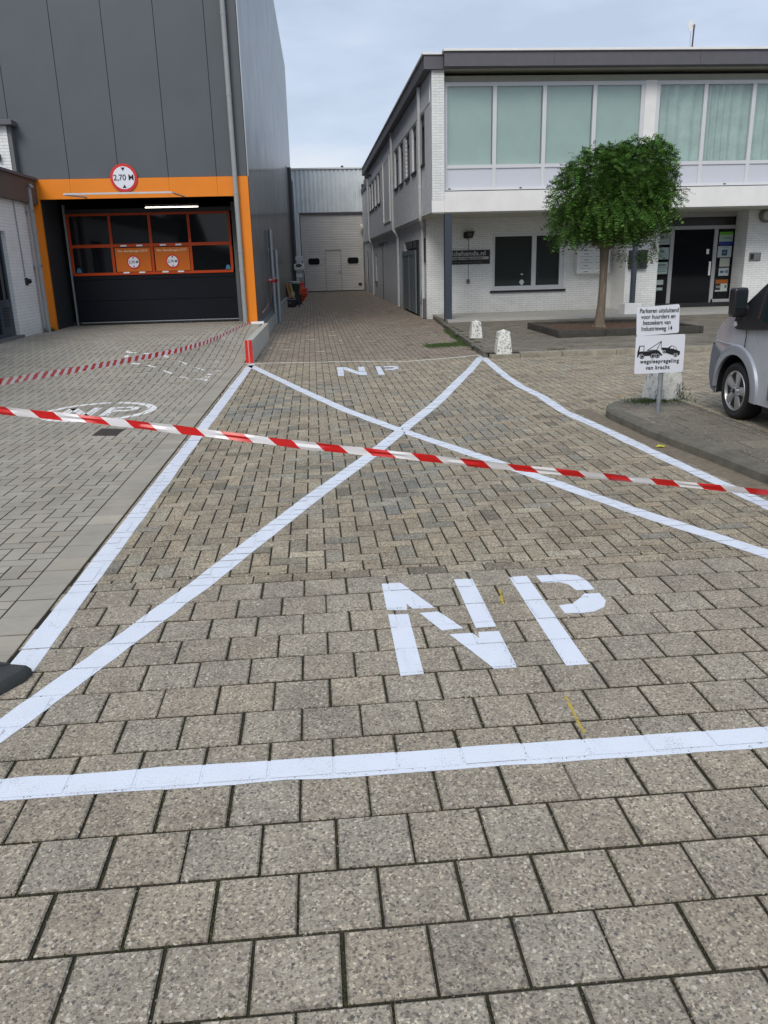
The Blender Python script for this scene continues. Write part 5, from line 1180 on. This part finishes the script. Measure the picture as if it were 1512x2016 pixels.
mb = MB(); mb.add([(lx-.045,ly,.012),(lx-.01,ly+.022,.03),(lx+.045,ly+.01,.018),(lx+.03,ly-.02,.012),(lx-.01,ly-.022,.02)], [(0,1,4),(1,2,3,4)])
tag(mb.build('fallen_leaf', mat('yellow_leaf', (.55,.50,.03), .6)), 'yellow leaf lying beside the right white line', 'leaf')
lx, ly = GP([(1217,782)])[0]; mb = MB(); mb.add([(lx-.04,ly,.012),(lx,ly+.03,.025),(lx+.045,ly,.015),(lx,ly-.025,.012)], [(0,1,2,3)])
tag(mb.build('fallen_leaf', mat('orange_leaf', (.40,.22,.08), .6)), 'pale orange leaf lying left of the parking sign post', 'leaf')
rf = thing('rubber_foot', 'dark grey rubber foot covering the near end of the left white line', 'rubber foot', (-1.6, 3.1, 0))
prof = [(-1.272,3.225),(-1.285,3.165),(-1.36,3.04),(-1.47,2.90),(-1.9,2.75),(-2.1,3.1),(-1.9,3.36),(-1.42,3.262),(-1.33,3.243)]
bm = bmesh.new()
def ringv(P, z, s=1.): return [bm.verts.new((-1.65+(x+1.65)*s, 3.1+(y-3.1)*s, z)) for x, y in P]
r0 = ringv(prof, .001); r1 = ringv(prof, .03, .995); r2 = ringv(prof, .05, .95)
for ra, rb_ in ((r0, r1), (r1, r2)):
    for i in range(len(prof)): bm.faces.new((ra[i], ra[(i+1) % len(prof)], rb_[(i+1) % len(prof)], rb_[i]))
bm.faces.new(r2); bm.faces.new(r0[::-1])
bm.verts.index_update(); mb = MB(); mb.add([q_.co for q_ in bm.verts], [[q_.index for q_ in f_.verts] for f_ in bm.faces]); bm.free(); mb.build('foot_body', M_rubber, rf, smooth=True)
MB().prism([(-1.36,3.235,.045), (-1.50,3.20,.05), (-2.0,3.12,.052), (-1.9,3.33,.052), (-1.42,3.255,.047)], (0,0,.012)).build('top_flap', M_rubber, rf)

# ------------------------------------------------ grass and weeds (stuff)
def tufts(name, pts, h, label, n=4, m=None, spread=.03):
    mb = MB()
    for x, y, z in pts:
        for _ in range(n):
            a = random.uniform(0, 6.28); dx, dy = math.cos(a), math.sin(a); hh = h*random.uniform(.4,1.2); px, py = x+random.gauss(0,spread), y+random.gauss(0,spread); w_ = .004+h*.03
            mb.add([(px-dy*w_, py+dx*w_, z), (px+dy*w_, py-dx*w_, z), (px+dx*hh*.5, py+dy*hh*.5, z+hh)], [(0,1,2)])
    return tag(mb.build(name, m or M_grass, normals=False), label, 'grass', kind='stuff')
gp = []
for _ in range(950):
    t = random.random(); x = 2.25+t*.95; gp.append((x, 16.55+.35*t+random.gauss(0,.13+.08*t), .0))
for _ in range(500):
    y = random.uniform(16.3, 20.5); gp.append((SE(y)-.06+random.gauss(0,.035), y, .0))
tufts('grass_strip', gp, .035, 'low grass and moss at the sidewalk corner', 5)
gp = [(random.gauss(3.72,.17), random.gauss(8.70,.07), IZ) for _ in range(200)]
gp = [p for p in gp if p[0] > 3.4 and not (3.85 < p[0] < 3.9)]
tufts('grass_tuft', gp, .03, 'grass growing around the foot of the sign bollard', 4)
gp = [(random.gauss(4.05,.02), random.gauss(8.70,.02), IZ+random.uniform(0,.17)) for _ in range(26)]
tufts('ivy_sprig', gp, .035, 'small dark weed climbing the bollard behind the sign', 4, mat('ivy', (.02,.035,.012)))
gp = [(random.uniform(5.0,8.0), 16.47+random.gauss(0,.015), SZ) for _ in range(40)]+[(4.3+random.gauss(0,.08), 14.32, SZ) for _ in range(25)]
tufts('weed_row', gp, .04, 'sparse weeds along the planter edge and sidewalk kerb', 4)
gp = [(-5.80+random.gauss(0,.05), 18.8+random.gauss(0,.12), .375) for _ in range(30)]
tufts('weed_clump', gp, .10, 'weeds at the foot of the downpipe beside the garage', 5)
# moss and grit in the foreground joints
gp = []
for r_ in range(-9, 9):
    y0 = 2.135+r_*pt
    for _ in range(70): gp.append((random.uniform(-1.3, 2.5), y0+random.gauss(0,.0018), -.004))
mb = MB()
for _ in range(2600):
    i = random.randrange(len(T.r)); q_ = T.r[i]
    if q_[2] > 4 or q_[2] < .8: continue
    x, y = (q_[0]-.004+random.gauss(0,.002), random.uniform(q_[2], q_[3])) if random.random() < .6 else (random.uniform(q_[0], q_[1]), q_[2]-.003+random.gauss(0,.0015))
    s_ = random.uniform(.0012,.0034); mb.add([(x-s_,y,-.006),(x,y-s_,-.006),(x+s_,y,-.006),(x,y+s_,-.006),(x,y,-.006+s_*1.3)], [(0,1,4),(1,2,4),(2,3,4),(3,0,4)])
mg = MB()
for q_ in T.r:
    if q_[2] > 4.2 or q_[2] < .9 or q_[0] > 2.9: continue
    x0, x1, y0, y1 = q_[:4]; dens = random.choice([8, 22, 40])
    for _ in range(dens+6):
        s_ = random.uniform(.0018, .0060); zz = random.uniform(-.003, .0026)
        if random.random() < .55: x, y = x0-.004+random.gauss(0,.0040), random.uniform(y0, y1)
        else: x, y = random.uniform(x0, x1), y0-.0035+random.gauss(0,.0032)
        mg.add([(x-s_,y,-.007),(x,y-s_,-.007),(x+s_,y,-.007),(x,y+s_,-.007),(x+random.gauss(0,.001),y,zz+.0015)], [(0,1,4),(1,2,4),(2,3,4),(3,0,4)])
tag(mg.build('joint_moss', mat('moss', (.045,.048,.014), .95, vary=.6, vscale=60), normals=False), 'dark moss cushions along the joints of the foreground tiles', 'moss', kind='stuff')
tag(mb.build('joint_grit', mat('grit', (.26,.25,.2), .9, vary=.5, vscale=200), normals=False), 'small grit lying in the joints of the foreground tiles', 'grit', kind='stuff')

# ------------------------------------------------ van
vn = thing('parked_van', 'silver van with black mirror parked beside the island', 'van', (5.3, 6.5, 0))
VX = 4.30; WID = 1.95; hubY, hubZ, ar = 8.036, .292, .375; rY = 4.9
lean = lambda z: 0 if z < .95 else (z-.95)*.17
def prof_():
    P = [(8.40,.22),(8.50,.26),(8.56,.40),(8.555,.60),(8.52,.74),(8.50,.85),(8.40,.96),(8.25,1.055),(8.12,1.10),(7.85,1.29),(7.62,1.45),(7.3,1.66),(7.08,1.78),(6.9,1.86),(6.6,1.90),(5.5,1.93),(4.2,1.93),(3.95,1.88),(3.86,1.7),(3.80,1.0),(3.80,.5),(3.84,.24)]
    n1 = len(P); arcs = []
    for c in (rY, hubY):
        for k in range(0, 17):
            a = R(190-k*12.5)  # from rear side over the top to the front
            P.append((c+ar*-math.cos(a)*-1, hubZ+ar*math.sin(a)))
    return P, n1
P0, n1 = prof_()
# front-side run: make it ordered: bottom path goes from rear (3.84) to front (8.40)
def layer(t, dfront, dtop):
    o = []
    for i, (y, z) in enumerate(P0):
        yy, zz = y, z
        if i < n1:
            if y > 7.9: yy += dfront*(1 if z < 1.0 else max(0, 1-(z-1.0)*2.2))
            elif z > 1.2 and y > 6.8: yy += dfront*.35
            if z > 1.0: zz += dtop*(z-1.0)
            if y < 4: yy -= dfront*.2
        o.append((VX+t+max(0, lean(z)-t*.6 if t > .05 else lean(z)), yy, zz))
    return o
LY = [(0,0,0), (.03,.035,.012), (.12,.13,.03), (.3,.24,.05), (.6,.31,.06), (.975,.34,.065)]
lays = [layer(*q_) for q_ in LY]; full = lays+[[(2*VX+WID-x, y, z) for x, y, z in l_] for l_ in lays[-2::-1]]
mb = MB(); nP = len(P0); vs = [p for l_ in full for p in l_]; fs = []; mis = []
for j in range(len(full)-1):
    for i in range(nP):
        i2 = (i+1) % nP; fs.append((j*nP+i, j*nP+i2, (j+1)*nP+i2, (j+1)*nP+i)); mis.append(1 if i >= n1-1 else 0)
fs += [tuple(range(nP)), tuple(range((len(full)-1)*nP, len(full)*nP))[::-1]]; mis += [0, 0]
mb.add(vs, fs); mb.mi = mis
mb.build('body', [M_van, M_black], vn, smooth=True)
# windscreen and side glazing
wsn = MB(); nl = 9
def surf(y, z, t):   # approx outer skin x for inset t
    return VX+t
L2 = [layer(*q_) for q_ in LY]
idx = [i for i, (y, z) in enumerate(P0[:n1]) if 1.09 <= z <= 1.80 and y > 7]
row = [[L2[j][i] for j in range(1, 6)]+[(2*VX+WID-L2[j][i][0], L2[j][i][1], L2[j][i][2]) for j in range(4, 0, -1)] for i in idx]
wv = [(x, y+.006, z+.008) for r_ in row for x, y, z in r_]; w9 = len(row[0])
wsn.add(wv, [(a_*w9+b_, a_*w9+b_+1, (a_+1)*w9+b_+1, (a_+1)*w9+b_) for a_ in range(len(row)-1) for b_ in range(w9-1)]); wsn.build('windscreen', M_vglass, vn, smooth=True)
def side(pts, off, th=.006): 
    return [(VX+lean(z)-off, y, z) for y, z in pts]
trim = [(8.14,.935),(8.08,.915),(7.9,.92),(7.5,.95),(7.0,.97),(6.0,.98),(5.9,1.0),(5.9,1.70),(6.9,1.74),(7.08,1.735),(7.62,1.43),(7.85,1.27),(8.12,1.08),(8.15,1.0)]
MB().prism(side(trim, .012), (.008,0,0)).build('window_trim', M_black, vn)
gls = [(7.62,1.03),(7.60,1.02),(7.0,1.03),(6.95,1.05),(6.95,1.66),(7.05,1.67),(7.50,1.42),(7.62,1.3)]
MB().prism(side(gls, .018), (.005,0,0)).build('side_window', M_vglass, vn)
MB().prism(side([(7.68,1.04),(7.66,1.30),(7.70,1.33),(7.72,1.04)], .018), (.006,0,0)).build('door_pillar', mat('pillar_black', (.03,.03,.035), .4), vn)
seam = [(7.90,.92),(7.895,.85),(7.905,.76),(7.95,.70),(7.93,.66),(7.86,.65)]
mb = MB()
for a_, b_ in zip(seam[:-1], seam[1:]): mb.tube([(VX-.001, *a_), (VX-.001, *b_)], .0045, 6)
mb.build('door_seam', M_black, vn)
sd = MB()
ridge = [(8.48,.765),(8.3,.755),(7.93,.75)]
for a_, b_ in zip(ridge[:-1], ridge[1:]): sd.tube([(VX-.001, *a_), (VX-.001, *b_)], .006, 8)
for a_, b_ in (((7.3,.62),(4.2,.62)),): sd.tube([(VX-.001, *a_), (VX-.001, *b_)], .008, 8)
sd.build('crease', M_van, vn, smooth=True)
mb = MB().box(VX-.03, VX+.0, 4.0, 7.36, .30, .46, .012); mb.build('side_moulding', M_vanpl, vn)
MB().box(VX+.02, VX+.2, 3.95, 7.5, .16, .3).build('sill', M_black, vn)
# flares
for c in (hubY, rY):
    mb = MB(); vs = []; nn = 26
    for k in range(nn+1):
        a = R(-8+k*(188/nn)) if c == hubY else R(-8+k*196/nn)
        a = R(180)-a if False else a
        # angle measured so that 0 = toward rear (-Y)
        for r_, off in ((ar-.005, .0), (ar-.005, -.03), (ar+.03, -.038), (ar+.085, -.022), (ar+.10, .002)):
            y_ = c-r_*math.cos(a); z_ = hubZ+r_*math.sin(a)
            if c == hubY and y_ > 8.40: off *= max(0., 1-(y_-8.40)*8)
            vs.append((VX+off+.0, y_, z_))
    mb.add(vs, [(k*5+j, k*5+j+1, (k+1)*5+j+1, (k+1)*5+j) for k in range(nn) for j in range(4)]); mb.build('wheel_arch_flare', M_flare, vn, smooth=True)
# bumper: wraps the front
bi = [i for i in range(0, 5)]
rows_ = []
for j in list(range(6)):
    rows_.append([(lays[j][i][0]-(.012 if j == 0 else .004), lays[j][i][1]+.018, lays[j][i][2]) for i in bi])
rows_ += [[(2*VX+WID-x, y, z) for x, y, z in r_] for r_ in rows_[-2::-1]]
side_rows = [[(VX-.014, y, z) for y, z in ((8.40,.22),(8.42,.26),(8.43,.40),(8.41,.60),(8.36,.64))]]
rr = side_rows+rows_; mb = MB(); mb.add([p for r_ in rr for p in r_], [(j*5+i, j*5+i+1, (j+1)*5+i+1, (j+1)*5+i) for j in range(len(rr)-1) for i in range(4)]); mb.build('front_bumper', M_vanpl, vn, smooth=True)
hlx = MB()
hlx.add([(lays[j][i][0]-.002+(.0 if j else -.002), lays[j][i][1]+.006, lays[j][i][2]) for j in (1,2,3) for i in (4,5,6)], [(0,1,4,3),(1,2,5,4),(3,4,7,6),(4,5,8,7)]); hlx.build('headlight', mat('lens_clear', (.35,.38,.38), .1), vn, smooth=True)
MB().lathe([(.028,0),(.028,-.012),(.018,-.018)], (VX-.012, 8.10, .965), 'x', 18).build('side_repeater', mat('repeater_white', (.7,.68,.66), .3), vn)
# mirror
bm = bmesh.new(); bmesh.ops.create_cube(bm, size=1); bmesh.ops.bevel(bm, geom=bm.edges[:], offset=.16, segments=5, profile=.5, affect='EDGES')
ma0, ma1 = PX(1440, 566, 4.12), PX(1467, 624, 4.12)
my = 8.02
mx0, mx1 = PY(1440, 595, my)[0], PY(1467, 595, my)[0]; mz0, mz1 = PY(1453, 624, my)[1], PY(1453, 566, my)[1]
for q_ in bm.verts: q_.co = Vector(((mx0+mx1)/2+q_.co.x*(mx1-mx0)*(1.0 if q_.co.z < 0 else 1.03), my+q_.co.y*.12, (mz0+mz1)/2+q_.co.z*(mz1-mz0)))
bm.verts.index_update(); mb = MB(); mb.add([q_.co for q_ in bm.verts], [[q_.index for q_ in f_.verts] for f_ in bm.faces]); bm.free()
mir = mb.build('side_mirror', mat('mirror_housing', (.014,.015,.018), .3), vn, smooth=True)
MB().box(mx0+.02, mx1-.015, my-.066, my-.060, mz0+.085, mz1-.03, .002).build('mirror_glass', mat('mirror_face', (.03,.04,.045), .12, metal=.4), mir)
MB().tube([(mx1-.02, my, (mz0+mz1)/2-.02), (VX+.05, my-.1, 1.10)], .025, 8).box(mx1-.02, VX+.03, my-.09, my-.02, .98, 1.12).build('mirror_arm', M_black, mir)
def wheel(c, z, x):
    w_ = bpy.data.objects.new('wheel', None); COL.objects.link(w_); w_.parent = vn; w_.matrix_parent_inverse = vn.matrix_world.inverted()
    R_ = .294
    MB().lathe([(.19,.02),(.21,.0),(.255,-.012),(.28,.0),(R_,.035),(R_,.17),(.28,.2),(.2,.2)], (x, c, z), 'x', 48).build('tyre', M_tyre, w_, smooth=True)
    mb = MB(); vs = []; prof = [(.207,.0),(.203,-.006),(.194,-.004),(.185,.02),(.178,.11)]; n = 48
    for r_, h_ in prof:
        for k in range(n): a = 2*math.pi*k/n; vs.append((x+h_, c+r_*math.cos(a), z+r_*math.sin(a)))
    mb.add(vs, [(i*n+k, i*n+(k+1) % n, (i+1)*n+(k+1) % n, (i+1)*n+k) for i in range(4) for k in range(n)])
    for k in range(5):
        a = R(90+14)+k*2*math.pi/5; ca, sa = math.cos(a), math.sin(a)
        def q(r, t, h): return (x+h, c+r*ca-t*sa, z+r*sa+t*ca)
        mb.add([q(.03,-.028,.012), q(.03,.028,.012), q(.192,.052,.004), q(.192,-.052,.004), q(.03,-.034,.05), q(.03,.034,.05), q(.192,.058,.05), q(.192,-.058,.05), q(.03,0,.004), q(.19,0,-.002)],
               [(0,3,9,8), (8,9,2,1), (0,4,7,3), (1,2,6,5), (0,8,1,5,4), (3,7,6,2,9)])
    mb.build('rim', M_rim, w_, smooth=True)
    MB().lathe([(.175,.085),(.175,.09)], (x, c, z), 'x', 32).build('brake_disc', M_black, w_)
    hub = MB().lathe([(.05,.03),(.048,-.004),(.036,-.010)], (x, c, z), 'x', 20).build('hub', M_rim, w_, smooth=True)
    MB().lathe([(.026,-.011),(.022,-.015)], (x, c, z), 'x', 16).build('hub_cap', M_black, hub)
    for k in range(5):
        a = R(90+50)+k*2*math.pi/5; MB().lathe([(.011,.02),(.011,-.006)], (x, c+.062*math.cos(a), z+.062*math.sin(a)), 'x', 8).build('wheel_nut', M_galv, w_)
wheel(hubY, .292, VX+.012); wheel(rY, .292, VX+.012)
for c in (hubY, rY): MB().lathe([(.2,0),(.294,.02),(.294,.17),(.2,.2)], (VX+WID-.22, c, .292), 'x', 32).build('wheel', M_tyre, vn, smooth=True)
MB().box(VX+.15, VX+WID-.15, 3.9, 8.5, .20, .5).build('underbody', M_black, vn)
mb = MB(); random.seed(5)
for k in range(46):
    x = -60+k*2.8+random.uniform(-1,1); y = -24+random.uniform(-3,3); h = random.uniform(3.2, 6.5); bm = bmesh.new(); bmesh.ops.create_icosphere(bm, subdivisions=2, radius=1)
    for q_ in bm.verts:
        n_ = 1+noise.noise(q_.co*2+Vector((k,0,0)))*.6; q_.co = Vector((x+q_.co.x*2.6*n_, y+q_.co.y*2.2*n_, h*.5+q_.co.z*h*.55*n_))
    bm.verts.index_update(); mb.add([q_.co for q_ in bm.verts], [[q_.index for q_ in f_.verts] for f_ in bm.faces]); bm.free()
tag(mb.build('tree_belt', mat('far_hedge', (.035,.04,.03), .9, vary=.4, vscale=1)), 'dark tree belt across the road mirrored in the office windows', 'trees', kind='stuff')
print('built', len(bpy.data.objects))
